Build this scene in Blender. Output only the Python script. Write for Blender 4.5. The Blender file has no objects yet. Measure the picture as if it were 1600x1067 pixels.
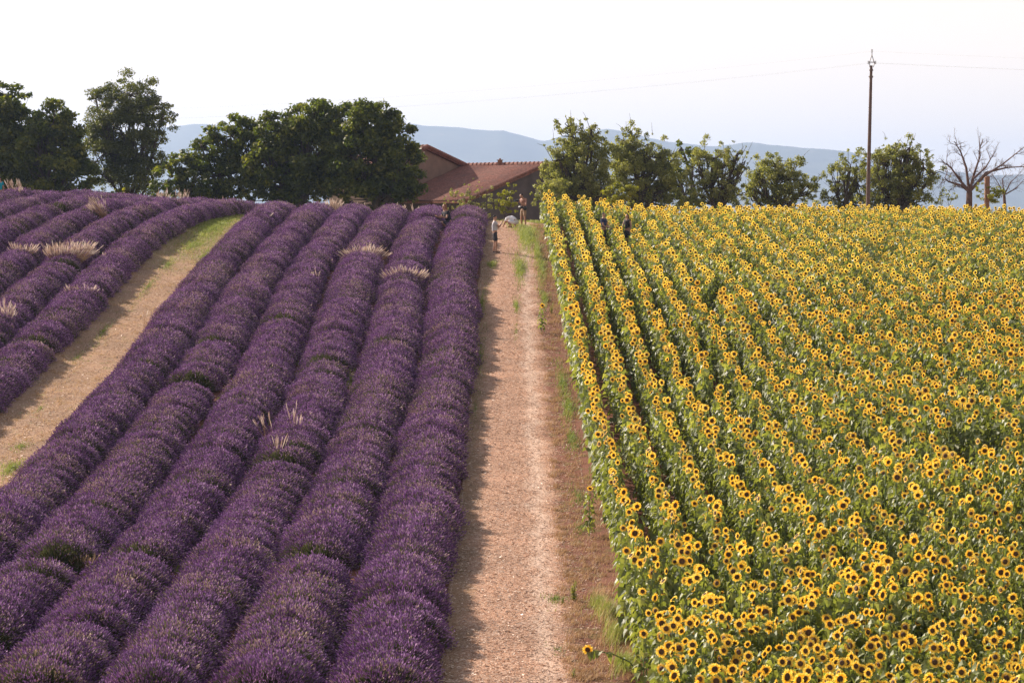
import bpy, math, random
import numpy as np
from mathutils import Vector, Matrix

# ------------------------------------------------------------------ camera, sky, sun
scene = bpy.context.scene
C = bpy.context.collection
F = 4000.0                      # focal length in photo pixels (1600 px wide)
HOR = 330.0                     # photo row of the true horizon
cam = bpy.data.cameras.new('camera')
cam.sensor_width = 36.0
cam.lens = 36.0 * F / 1600.0
cam.clip_start = 0.5
cam.clip_end = 40000
cam.dof.use_dof = True
cam.dof.focus_distance = 66.0
cam.dof.aperture_fstop = 8.0
camo = bpy.data.objects.new('camera', cam)
C.objects.link(camo)
camo.location = (0, 0, 0)
camo.rotation_euler = (math.radians(90) - math.atan((533.5 - HOR) / F), 0, 0)
scene.camera = camo

SUN_EL, SUN_AZ = math.radians(28), math.radians(-52)     # azimuth from +Y towards +X
world = bpy.data.worlds.new('World')
scene.world = world
world.use_nodes = True
wn = world.node_tree
bg = wn.nodes['Background']
sky = wn.nodes.new('ShaderNodeTexSky')
sky.sky_type = 'NISHITA'
sky.sun_disc = False
sky.sun_elevation = SUN_EL
sky.sun_rotation = SUN_AZ
sky.altitude = 600
sky.air_density = 1.0
sky.dust_density = 2.5
sky.ozone_density = 1.0
veil = wn.nodes.new('ShaderNodeMix'); veil.data_type = 'RGBA'      # thin high cloud whitens the evening sky
veil.inputs[7].default_value = (12.2, 10.5, 8.9, 1)
tcw = wn.nodes.new('ShaderNodeTexCoord'); spw = wn.nodes.new('ShaderNodeSeparateXYZ'); mrw = wn.nodes.new('ShaderNodeMapRange')
wn.links.new(tcw.outputs['Generated'], spw.inputs[0]); wn.links.new(spw.outputs[2], mrw.inputs[0])
mrw.inputs[1].default_value = .08; mrw.inputs[2].default_value = .6; mrw.inputs[3].default_value = .95; mrw.inputs[4].default_value = .16
wn.links.new(mrw.outputs[0], veil.inputs[0])
wn.links.new(sky.outputs[0], veil.inputs[6]); wn.links.new(veil.outputs[2], bg.inputs[0])
bg.inputs[1].default_value = 0.056
sl = bpy.data.lights.new('sun', 'SUN')
sl.energy = 5.0
sl.angle = math.radians(0.5)
sl.color = (1.0, 0.865, 0.735)
so = bpy.data.objects.new('sun', sl)
C.objects.link(so)
tosun = Vector((math.sin(SUN_AZ) * math.cos(SUN_EL), math.cos(SUN_AZ) * math.cos(SUN_EL), math.sin(SUN_EL)))
so.rotation_euler = tosun.to_track_quat('Z', 'Y').to_euler()
so.location = tosun * 200
scene.view_settings.view_transform = 'Standard'
scene.view_settings.look = 'None'
scene.view_settings.gamma = 1
scene.view_settings.exposure = 1.0
scene.cycles.max_bounces = 6
scene.cycles.diffuse_bounces = 3
scene.cycles.glossy_bounces = 2
scene.cycles.transmission_bounces = 3
scene.cycles.volume_bounces = 0
scene.cycles.use_denoising = True
scene.cycles.denoising_prefilter = 'NONE'
scene.cycles.use_adaptive_sampling = False

HAZE_DENS = 1.05e-4
HAZE_COL = (.49, .665, 1.0, 1)

# ------------------------------------------------------------------ helpers
rng = np.random.default_rng(7)
random.seed(7)
R = math.radians


def tag(o, label=None, cat=None, group=None, kind=None):
    if label: o['label'] = label
    if cat: o['category'] = cat
    if group: o['group'] = group
    if kind: o['kind'] = kind
    return o


def empty(name, loc=(0, 0, 0), rz=0.0):
    o = bpy.data.objects.new(name, None)
    o.empty_display_size = 0.2
    C.objects.link(o)
    o.location = loc
    o.rotation_euler = (0, 0, rz)
    return o


class MB:
    """collects numpy geometry, builds one mesh object"""
    def __init__(s):
        s.v, s.t, s.f, s.n = [], [], [], 0

    def add(s, v, f, mat=0, tint=None):
        v = np.asarray(v, float).reshape(-1, 3)
        f = np.asarray(f, int)
        if tint is None: tint = np.zeros(len(v))
        tint = np.broadcast_to(np.asarray(tint, float), (len(v),))
        s.v.append(v); s.t.append(tint)
        s.f.append((f + s.n, mat))
        s.n += len(v)

    def arrays(s):
        return np.concatenate(s.v), np.concatenate(s.t), s.f

    def mesh(s, name, mats, smooth=False):
        V = np.concatenate(s.v); T = np.concatenate(s.t)
        li = np.concatenate([f.ravel() for f, m in s.f])
        ln = np.concatenate([np.full(len(f), f.shape[1]) for f, m in s.f])
        mi = np.concatenate([np.full(len(f), m) for f, m in s.f])
        me = bpy.data.meshes.new(name)
        me.vertices.add(len(V)); me.vertices.foreach_set('co', V.astype(np.float32).ravel())
        me.loops.add(len(li)); me.loops.foreach_set('vertex_index', li.astype(np.int32))
        me.polygons.add(len(ln))
        st = np.concatenate([[0], np.cumsum(ln)[:-1]])
        me.polygons.foreach_set('loop_start', st.astype(np.int32))
        me.polygons.foreach_set('material_index', mi.astype(np.int32))
        me.polygons.foreach_set('use_smooth', np.full(len(ln), smooth))
        a = me.attributes.new('tint', 'FLOAT', 'POINT')
        a.data.foreach_set('value', T.astype(np.float32))
        for m in (mats if isinstance(mats, (list, tuple)) else [mats]):
            me.materials.append(m)
        me.update(calc_edges=True)
        return me

    def build(s, name, mats, parent=None, smooth=False):
        o = bpy.data.objects.new(name, s.mesh(name, mats, smooth))
        C.objects.link(o)
        if parent: o.parent = parent
        return o


def tube(mb, pts, rad, sides=6, mat=0, tint=0.0, cap=True):
    pts = np.asarray(pts, float); n = len(pts)
    rad = np.broadcast_to(np.asarray(rad, float), (n,))
    d = np.gradient(pts, axis=0)
    d /= np.linalg.norm(d, axis=1, keepdims=True) + 1e-9
    ref = np.array([0.31, 0.95, 0.05])
    a = np.cross(d, ref); a /= np.linalg.norm(a, axis=1, keepdims=True) + 1e-9
    b = np.cross(d, a)
    th = np.arange(sides) * 2 * math.pi / sides
    ring = pts[:, None] + rad[:, None, None] * (np.cos(th)[None, :, None] * a[:, None] + np.sin(th)[None, :, None] * b[:, None])
    i, j = np.meshgrid(np.arange(n - 1), np.arange(sides), indexing='ij')
    i = i.ravel(); j = j.ravel(); k = (j + 1) % sides
    f = np.stack([i * sides + j, i * sides + k, (i + 1) * sides + k, (i + 1) * sides + j], 1)
    mb.add(ring.reshape(-1, 3), f, mat, tint)
    if cap:
        for e in (0, n - 1):
            mb.add(ring[e], np.array([list(range(sides))]), mat, tint)


def box(mb, lo, hi, mat=0, M=None, tint=0.0):
    x0, y0, z0 = lo; x1, y1, z1 = hi
    v = np.array([[x0, y0, z0], [x1, y0, z0], [x1, y1, z0], [x0, y1, z0], [x0, y0, z1], [x1, y0, z1], [x1, y1, z1], [x0, y1, z1]], float)
    if M is not None: v = v @ np.array(M.to_3x3()).T + np.array(M.translation)
    f = [[0, 3, 2, 1], [4, 5, 6, 7], [0, 1, 5, 4], [1, 2, 6, 5], [2, 3, 7, 6], [3, 0, 4, 7]]
    mb.add(v, f, mat, tint)


def ball(mb, c, r, seg=10, ring=7, mat=0, tint=0.0):
    r = np.broadcast_to(np.asarray(r, float), (3,))
    ph = np.linspace(0, math.pi, ring + 1); th = np.arange(seg) * 2 * math.pi / seg
    v = np.stack([np.outer(np.sin(ph), np.cos(th)), np.outer(np.sin(ph), np.sin(th)), np.outer(np.cos(ph), np.ones(seg))], -1)
    v = v * r + np.asarray(c, float)
    i, j = np.meshgrid(np.arange(ring), np.arange(seg), indexing='ij')
    i = i.ravel(); j = j.ravel(); k = (j + 1) % seg
    f = np.stack([i * seg + j, (i + 1) * seg + j, (i + 1) * seg + k, i * seg + k], 1)
    mb.add(v.reshape(-1, 3), f, mat, tint)


# value noise
_N = np.random.default_rng(3).random((256, 256))
def vnoise(x, y):
    x = np.asarray(x, float); y = np.asarray(y, float)
    xi = np.floor(x).astype(int); yi = np.floor(y).astype(int)
    fx = x - xi; fy = y - yi
    fx = fx * fx * (3 - 2 * fx); fy = fy * fy * (3 - 2 * fy)
    g = lambda a, b: _N[a % 256, b % 256]
    return (g(xi, yi) * (1 - fx) * (1 - fy) + g(xi + 1, yi) * fx * (1 - fy) + g(xi, yi + 1) * (1 - fx) * fy + g(xi + 1, yi + 1) * fx * fy)
def fbm(x, y, o=4):
    s = 0; a = .5
    for k in range(o):
        s = s + a * vnoise(x * 2 ** k + 17 * k, y * 2 ** k + 31 * k); a *= .5
    return s


# ------------------------------------------------------------------ terrain
_pd = [-400, 0, 30, 44, 66, 82.5, 102.6, 118, 129, 137, 146, 160, 180, 230, 400, 800, 2000, 5000, 40000]
_pz = [-10.5, -9.6, -9.0, -8.6, -7.6, -6.06, -3.59, -1.75, -.62, -.42, -.95, -2.4, -4.2, -9, -24, -45, -62, -70, -75]
_dd = np.arange(-400, 600, 1.0)
_zz = np.interp(_dd, _pd, _pz)
_k = np.exp(-0.5 * (np.arange(-12, 13) / 4.0) ** 2); _k /= _k.sum()
_zs = np.convolve(np.pad(_zz, 12, mode='edge'), _k, mode='valid')
def sstep(a, b, x):
    t = np.clip((np.asarray(x, float) - a) / (b - a), 0, 1); return t * t * (3 - 2 * t)
def ground(x, y):
    x = np.asarray(x, float); y = np.asarray(y, float)
    z = np.where(y < 590, np.interp(y, _dd, _zs), np.interp(y, _pd, _pz))
    far = sstep(70, 128, y) * (1 - sstep(300, 600, y))
    z = z + far * (-0.80 * sstep(-1.0, 9, x) + 0.85 * sstep(-4, -30, x))
    near = 1 - sstep(200, 400, y)
    z = z + 0.22 * (vnoise(x / 9 + 3, y / 11 + 5) - .5) * near * sstep(3, 8, np.abs(x - .3))
    z = z + 0.05 * (vnoise(x / 1.3, y / 1.7) - .5) * near
    return z
def P(px, d, z=None, py=None):
    """world point that stands d metres away; its height from the photo row"""
    return np.array([(px - 800) / F * d, d, (HOR - py) / F * d if z is None else z])


# ------------------------------------------------------------------ materials
def newmat(name):
    m = bpy.data.materials.new(name); m.use_nodes = True
    n = m.node_tree; b = n.nodes['Principled BSDF']
    return m, n, b
def ramp(n, stops, fac):
    r = n.nodes.new('ShaderNodeValToRGB'); n.links.new(fac, r.inputs[0])
    e = r.color_ramp.elements
    while len(e) < len(stops): e.new(0.5)
    for el, (p, c) in zip(e, stops): el.position = p; el.color = (*c, 1)
    return r.outputs[0]
def noise(n, scale, detail=4, coord=None, rough=.6):
    t = n.nodes.new('ShaderNodeTexNoise'); t.inputs['Scale'].default_value = scale
    t.inputs['Detail'].default_value = detail; t.inputs['Roughness'].default_value = rough
    if coord is not None: n.links.new(coord, t.inputs['Vector'])
    return t.outputs[0]
def mixc(n, f, a, b, mode='MIX'):
    m = n.nodes.new('ShaderNodeMix'); m.data_type = 'RGBA'; m.blend_type = mode
    for s, v in ((m.inputs[0], f), (m.inputs[6], a), (m.inputs[7], b)):
        if isinstance(v, bpy.types.NodeSocket): n.links.new(v, s)
        elif isinstance(v, (int, float)): s.default_value = v
        else: s.default_value = (*v, 1)
    return m.outputs[2]
def math_(n, op, a, b=0.0, clamp=False):
    m = n.nodes.new('ShaderNodeMath'); m.operation = op; m.use_clamp = clamp
    for s, v in ((m.inputs[0], a), (m.inputs[1], b)):
        if isinstance(v, bpy.types.NodeSocket): n.links.new(v, s)
        else: s.default_value = v
    return m.outputs[0]
def attr(n, name='tint'):
    a = n.nodes.new('ShaderNodeAttribute'); a.attribute_name = name
    return a.outputs['Fac']

def leafmat(name, stops, rough=.5, trans=.35, tcol=None, spec=.5, objvar=0.0):
    m, n, b = newmat(name)
    col = ramp(n, stops, attr(n))
    if objvar:
        oi = n.nodes.new('ShaderNodeObjectInfo')
        hs = n.nodes.new('ShaderNodeHueSaturation')
        v = math_(n, 'MULTIPLY_ADD', oi.outputs['Random'], objvar)
        n.links.new(math_(n, 'ADD', math_(n, 'MULTIPLY', oi.outputs['Random'], objvar), 1 - objvar / 2), hs.inputs['Value'])
        n.links.new(col, hs.inputs['Color']); col = hs.outputs[0]
    n.links.new(col, b.inputs['Base Color'])
    b.inputs['Roughness'].default_value = rough
    b.inputs['Specular IOR Level'].default_value = spec
    if trans > 0:
        tr = n.nodes.new('ShaderNodeBsdfTranslucent')
        tc = mixc(n, 1.0, col, tcol, 'MULTIPLY') if tcol else col
        n.links.new(tc, tr.inputs[0])
        mx = n.nodes.new('ShaderNodeMixShader'); mx.inputs[0].default_value = trans
        n.links.new(b.outputs[0], mx.inputs[1]); n.links.new(tr.outputs[0], mx.inputs[2])
        n.links.new(mx.outputs[0], n.nodes['Material Output'].inputs[0])
    return m

def plain(name, col, rough=.7, var=.15, scale=6.0, metal=0.0):
    m, n, b = newmat(name)
    g = n.nodes.new('ShaderNodeTexCoord')
    f = noise(n, scale, 5, g.outputs['Object'])
    d = tuple(c * (1 - var) for c in col); l = tuple(min(1, c * (1 + var)) for c in col)
    n.links.new(ramp(n, [(.3, d), (.7, l)], f), b.inputs['Base Color'])
    b.inputs['Roughness'].default_value = rough; b.inputs['Metallic'].default_value = metal
    return m

M_petal = leafmat('sunflower_petal', [(0, (.90, .50, .03)), (.5, (.95, .655, .075)), (1, (.96, .78, .18))], .55, .5)
M_disk = leafmat('sunflower_disk', [(0, (.045, .018, .007)), (.6, (.115, .048, .012)), (1, (.34, .19, .035))], .8, 0)
M_sleaf = leafmat('sunflower_leaf', [(0, (.09, .12, .035)), (.5, (.195, .23, .065)), (1, (.35, .37, .13))], .52, .48, (1.25, 1.2, .5), .75)
M_stem = leafmat('sunflower_stem', [(0, (.12, .19, .06)), (1, (.22, .30, .10))], .6, .1)
M_lav = leafmat('lavender_flower', [(0, (.13, .056, .15)), (.35, (.28, .130, .330)), (.68, (.53, .295, .59)), (.86, (.75, .54, .73)), (1, (.54, .42, .30))], .75, .3, None, .2)
M_lstalk = leafmat('lavender_stalk', [(0, (.06, .075, .03)), (.6, (.13, .14, .055)), (1, (.30, .24, .13))], .7, .25, None, .2)
M_lcore = plain('lavender_foliage', (.035, .045, .022), .9, .4, 14)
M_tleafs = {
    'dark': leafmat('dark_tree_leaf', [(0, (.05, .07, .014)), (.5, (.105, .13, .022)), (1, (.26, .25, .045))], .5, .5, (1.1, 1.2, .4), .4),
    'olive': leafmat('olive_tree_leaf', [(0, (.15, .17, .055)), (.5, (.30, .315, .105)), (1, (.48, .46, .18))], .5, .52, (1.1, 1.1, .5), .4),
    'mid': leafmat('grey_green_tree_leaf', [(0, (.07, .085, .025)), (.5, (.13, .15, .045)), (1, (.22, .23, .07))], .5, .45, (1.1, 1.1, .4), .4),
    'lime': leafmat('lime_shrub_leaf', [(0, (.17, .19, .02)), (.5, (.30, .31, .035)), (1, (.46, .44, .07))], .5, .45, (1.1, 1.1, .4), .4),
}
M_bark = plain('bark', (.075, .055, .045), .9, .35, 5)
M_greybark = plain('dead_bark', (.13, .075, .06), .9, .3, 5)
M_grass = leafmat('green_grass', [(0, (.12, .17, .03)), (.5, (.24, .30, .05)), (1, (.42, .42, .11))], .6, .4)
M_dry = leafmat('dry_grass', [(0, (.30, .17, .08)), (.5, (.50, .33, .17)), (1, (.68, .52, .34))], .7, .4)
M_plume = leafmat('pale_plume', [(0, (.50, .36, .27)), (.5, (.74, .61, .52)), (1, (.86, .78, .70))], .7, .5)
M_straw = leafmat('straw_flake', [(0, (.32, .17, .11)), (.5, (.55, .37, .26)), (1, (.76, .60, .47))], .5, .1)

# ground: bare reddish earth in the fields, dry grass over the crest
def groundmat(name, kind):
    m, n, b = newmat(name)
    g = n.nodes.new('ShaderNodeTexCoord'); co = g.outputs['Object']
    sep = n.nodes.new('ShaderNodeSeparateXYZ'); n.links.new(co, sep.inputs[0])
    big = noise(n, .35, 3, co); mid = noise(n, 2.2, 5, co); fine = noise(n, 16, 6, co, .7)
    if kind == 'earth':
        col = ramp(n, [(.3, (.13, .052, .032)), (.55, (.24, .105, .066)), (.75, (.36, .19, .125))], fine)
        col = mixc(n, ramp(n, [(.52, (0, 0, 0)), (.72, (.55, .55, .55))], mid), col, (.10, .11, .035))
        farm = math_(n, 'MULTIPLY', math_(n, 'SUBTRACT', sep.outputs[1], 142.0), .08, True)
        col = mixc(n, farm, col, ramp(n, [(.3, (.09, .10, .035)), (.7, (.25, .20, .09))], big))
    else:
        stretch = n.nodes.new('ShaderNodeMapping'); stretch.inputs['Scale'].default_value = (1, .55, 1)
        n.links.new(co, stretch.inputs[0])
        f2 = noise(n, 34, 5, stretch.outputs[0], .75)
        straw = ramp(n, [(.30, (.20, .10, .065)), (.44, (.43, .235, .155)), (.56, (.60, .395, .275)), (.68, (.82, .68, .55))], f2)
        red = ramp(n, [(.3, (.12, .048, .030)), (.55, (.25, .112, .075)), (.75, (.44, .26, .19))], f2)
        wob = math_(n, 'MULTIPLY', math_(n, 'SUBTRACT', noise(n, .8, 4, co), .5), 1.1)
        if kind == 'path':
            xx = math_(n, 'ADD', sep.outputs[0], wob)
            side = math_(n, 'MULTIPLY', math_(n, 'SUBTRACT', xx, .95), 3.0, True)
            col = mixc(n, side, straw, red)
            rut = math_(n, 'SUBTRACT', 1.0, math_(n, 'MULTIPLY', math_(n, 'ABSOLUTE', math_(n, 'SUBTRACT', xx, .62)), 3.2), True)
            col = mixc(n, math_(n, 'MULTIPLY', rut, .5), col, (.86, .70, .58))
            gr = math_(n, 'MULTIPLY', side, ramp(n, [(.52, (0, 0, 0)), (.62, (1, 1, 1))], mid))
            col = mixc(n, math_(n, 'MULTIPLY', gr, .6), col, (.17, .15, .05))
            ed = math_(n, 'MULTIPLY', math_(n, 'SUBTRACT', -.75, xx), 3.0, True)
            col = mixc(n, math_(n, 'MULTIPLY', ed, .55), col, (.19, .13, .06))  # left edge greener brown, with the lavender row's shade put into the colour
        else:
            col = mixc(n, .5, straw, ramp(n, [(.3, (.17, .10, .045)), (.7, (.42, .31, .19))], fine))
            gfar = math_(n, 'ADD', math_(n, 'MULTIPLY', math_(n, 'SUBTRACT', sep.outputs[1], 108.0), .06), math_(n, 'MULTIPLY', wob, .8), True)
            col = mixc(n, math_(n, 'MULTIPLY', gfar, .7), col, (.26, .28, .06))
            col = mixc(n, ramp(n, [(.58, (0, 0, 0)), (.68, (.6, .6, .6))], mid), col, (.24, .22, .07))
    patch = ramp(n, [(.35, (.80, .80, .80)), (.65, (1.08, 1.05, 1.02))], big)
    col = mixc(n, 1.0, col, patch, 'MULTIPLY')
    n.links.new(col, b.inputs['Base Color'])
    b.inputs['Roughness'].default_value = .95; b.inputs['Specular IOR Level'].default_value = .15
    bp = n.nodes.new('ShaderNodeBump'); bp.inputs['Strength'].default_value = .7; bp.inputs['Distance'].default_value = .05
    n.links.new(fine if kind == 'earth' else f2, bp.inputs['Height']); n.links.new(bp.outputs[0], b.inputs['Normal'])
    return m
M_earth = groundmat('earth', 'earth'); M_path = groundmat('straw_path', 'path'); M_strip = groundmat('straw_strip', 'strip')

# ------------------------------------------------------------------ ground sheets
def grid_mesh(name, xs, ys, zf, mat, warp=None, lift=0.0):
    Xg, Yg = np.meshgrid(xs, ys)
    if warp is not None: Xg = warp(Xg, Yg)
    Z = zf(Xg, Yg) + lift
    ny, nx = Xg.shape
    i, j = np.meshgrid(np.arange(ny - 1), np.arange(nx - 1), indexing='ij'); i = i.ravel(); j = j.ravel()
    f = np.stack([i * nx + j, i * nx + j + 1, (i + 1) * nx + j + 1, (i + 1) * nx + j], 1)
    mb = MB(); mb.add(np.stack([Xg, Yg, Z], -1).reshape(-1, 3), f)
    return mb.build(name, mat, None, True)
def spread(a, lo, hi, g=1.18):
    out = list(a); st = a[1] - a[0]; x = a[-1]
    while x < hi: st *= g; x += st; out.append(x)
    st = a[1] - a[0]; x = a[0]
    while x > lo: st *= g; x -= st; out.insert(0, x)
    return np.array(out)
ROWTILT = -0.009
gx = spread(np.arange(-42, 42.1, .6), -5000, 5000); gy = spread(np.arange(30, 170, .6), -300, 12500)
tag(grid_mesh('ground', gx, gy, ground, M_earth), kind='structure')
def path_warp(t, y):   # t in 0..1 across
    l = -1.38 + .10 * (vnoise(y * .5, 3) - .5); r = 2.75 + ROWTILT * (y - 46) + .3 * (vnoise(y * .4, 9) - .5)
    return l + (r - l) * t
ly = np.arange(34, 142, .3)
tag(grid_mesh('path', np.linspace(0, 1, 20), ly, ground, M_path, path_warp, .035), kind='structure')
def strip_warp(t, y):
    l = -16.4 + .2 * (vnoise(y * .5, 23) - .5); r = -13.0 + .2 * (vnoise(y * .4, 19) - .5)
    return l + (r - l) * t
tag(grid_mesh('dirt_strip', np.linspace(0, 1, 16), ly, ground, M_strip, strip_warp, .03), kind='structure')

# ------------------------------------------------------------------ far hills
hp = [(-900, 215), (-300, 205), (100, 215), (270, 198), (300, 194), (420, 200), (560, 200), (640, 197), (700, 199), (760, 203), (785, 205), (800, 210),
      (830, 215), (852, 219), (870, 214), (900, 208), (950, 204), (1000, 212), (1040, 222), (1100, 228), (1160, 225), (1220, 228),
      (1290, 234), (1330, 240), (1370, 256), (1420, 268), (1500, 270), (1560, 272), (1640, 276), (1900, 290), (2500, 300)]
HD = 9000.0
hx = np.array([(p - 800) / F * HD for p, _ in hp]); hz = np.array([(HOR - q) / F * HD for _, q in hp])
def hills(x, y):
    top = np.interp(x, hx, hz) + 9 * (fbm(x / 120, x * 0 + 2, 5) - .5) * 2
    t = np.clip((y - 6600) / 2400, 0, 1)
    prof = t ** 1.6 * (1.0 + .28 * (fbm(x / 420, y / 700, 5) - .5) * (1 - t) * 4)
    back = 1 - sstep(9000, 11000, y)
    crag = 26 * (fbm(x / 160 + 9, y / 260, 5) - .5) * (1 - np.abs(2 * t - 1)) 
    return -80 + (top + 80) * prof * np.where(y > 9000, back, 1) + crag
M_hill, nh, bh = newmat('wooded_hillside')
gh = nh.nodes.new('ShaderNodeTexCoord')
nh.links.new(ramp(nh, [(.35, (.03, .045, .02)), (.6, (.06, .075, .035)), (.75, (.20, .17, .11))], noise(nh, .006, 8, gh.outputs['Object'], .65)), bh.inputs['Base Color'])
bh.inputs['Roughness'].default_value = .95
tag(grid_mesh('hills', np.linspace(-4200, 4200, 420), np.concatenate([np.linspace(6500, 9000, 60), np.linspace(9060, 11200, 16)]), hills, M_hill), kind='structure')

# ------------------------------------------------------------------ lavender
def unit(v): return v / (np.linalg.norm(v, axis=-1, keepdims=True) + 1e-9)
def lav_bush(seed, green_front=False, n=5400, dead=0.05, thin=.05):
    r = np.random.default_rng(seed)
    mb = MB()
    # foliage mound
    seg, ring = 14, 6
    ph = np.linspace(0, math.pi / 2 * 1.15, ring + 1); th = np.arange(seg) * 2 * math.pi / seg
    v = np.stack([np.outer(np.sin(ph), np.cos(th)) * .70, np.outer(np.sin(ph), np.sin(th)) * .82, np.outer(np.cos(ph), np.ones(seg)) * .50], -1)
    v *= (1 + .22 * (r.random(v.shape[:2]) - .5))[..., None]
    i, j = np.meshgrid(np.arange(ring), np.arange(seg), indexing='ij'); i = i.ravel(); j = j.ravel(); k = (j + 1) % seg
    mb.add(v.reshape(-1, 3), np.stack([i * seg + j, (i + 1) * seg + j, (i + 1) * seg + k, i * seg + k], 1), 0)
    # stalks fan out from the crown of the plant
    az = r.random(n) * 2 * math.pi
    sz = r.random(n) ** .85
    el = np.arcsin(np.clip(.04 + .96 * sz, 0, 1))
    d = np.stack([np.cos(el) * np.cos(az), np.cos(el) * np.sin(az), np.sin(el)], 1)
    lump = .95 + .08 * np.sin(az * 3 + r.random() * 6) * np.cos(el) + .06 * np.sin(az * 7 + r.random() * 6)
    L = (lump * (1 + r.normal(0, .055, n)))[:, None]
    tip = d * np.array([.99, 1.12, .80]) * L
    tip[:, 2] += .03
    base = d * np.array([.45, .42, .30]) * (.8 + .3 * r.random(n))[:, None]
    dirn = unit(tip - base + np.array([0, 0, .16]) + r.normal(0, .10, (n, 3)))
    side = unit(np.cross(dirn, r.normal(0, 1, (n, 3))))
    hl = (.042 + .042 * r.random(n))[:, None]
    f0 = tip - dirn * hl
    # stalk: one thin quad from base to flower
    w = .0045
    q = np.stack([base - side * w, base + side * w, f0 + side * w, f0 - side * w], 1)
    tint = r.random(n)
    mb.add(q.reshape(-1, 3), np.arange(4 * n).reshape(-1, 4), 1, np.repeat(np.clip(tint * .8 + .1 * r.random(n), 0, 1), 4))
    # flower spike: 3-sided spindle
    keep = r.random(n) > thin
    if green_front:
        fr = (-d[:, 1] - .10) * 1.9 - np.abs(d[:, 0]) * .35
        keep &= r.random(n) > np.clip(fr, 0, .88)
    m = keep.sum(); f0 = f0[keep]; dn = dirn[keep]; sd = side[keep]; h = hl[keep]; ot = np.cross(dn, sd)
    wd = (.0090 + .0045 * r.random(m))[:, None]
    mid = f0 + dn * h * .42
    ring3 = [mid + wd * (math.cos(a) * sd + math.sin(a) * ot) for a in (0, 2.094, 4.188)]
    vv = np.stack([f0, ring3[0], ring3[1], ring3[2], f0 + dn * h], 1)
    fb = np.array([[0, 2, 1], [0, 3, 2], [0, 1, 3], [4, 1, 2], [4, 2, 3], [4, 3, 1]])
    ff = (np.arange(m) * 5)[:, None, None] + fb[None]
    az2 = az[keep]
    tt = .42 + r.normal(0, .20, m) + .12 * np.sin(az2 * 2 + seed)
    old = r.random(m) < dead * (1 + 1.6 * (np.cos(az2) > .3))
    tt = np.where(old, .93 + .1 * r.random(m), np.clip(tt, 0, .84))
    mb.add(vv.reshape(-1, 3), ff.reshape(-1, 3), 2, np.repeat(np.clip(tt, 0, 1), 5))
    return mb.mesh('lavender_bush', [M_lcore, M_lstalk, M_lav])
LAV = [lav_bush(10 + k, dead=(.02, .05, .10, .03, .06, .16, .04)[k]) for k in range(7)]
LAVT = [lav_bush(60 + k, dead=.13, thin=.30) for k in range(3)]
LAVG = [lav_bush(40 + k, True, 4800, .08) for k in range(3)]

rows = []
# (centre X, first metre, last metre, label, list of [metre of gap], list of green fronts)
def dgap(py, h=.45):      # metre at which ground appears on photo row py along the slope
    ds = np.arange(44, 138, .25); r_ = HOR - (ground(-6, ds)) / ds * F
    return float(np.interp(-py, -r_, ds))
RL = [(-2.25, 'full purple lavender row running along the left edge of the dirt path', [], [470, 620, 760, 915]),
      (-4.27, 'lavender row second from the dirt path, broken by two dark gaps low down', [795, 905], [430, 590, 700]),
      (-6.28, 'lavender row third from the dirt path, with a gap of yellow weeds halfway', [587, 757], [480, 690, 1080]),
      (-8.29, 'lavender row fourth from the dirt path, running out through the lower left of the frame', [905], [420, 510, 650, 780]),
      (-10.30, 'lavender row fifth from the dirt path, next inside the row that edges the bare strip', [620, 905], [450, 520, 700]),
      (-12.31, 'lavender row along the right edge of the bare tan strip', [], [400, 560, 700, 800])]
LL = [(-16.75, 'lavender row along the left edge of the bare tan strip, curving over the crest', [], [380, 470]),
      (-18.85, 'lavender row second left of the bare strip, under the widest pale grass plume', [], [420]),
      (-20.95, 'lavender row third left of the bare strip, below a slanted pale plume', [372], [400]),
      (-23.05, 'lavender row fourth left of the bare strip', [365], []),
      (-25.15, 'lavender row fifth left of the bare strip, on the upper slope', [], []),
      (-27.25, 'lavender row by the crest in front of the left trees, farthest to the left', [], [])]
LROW = []
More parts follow.
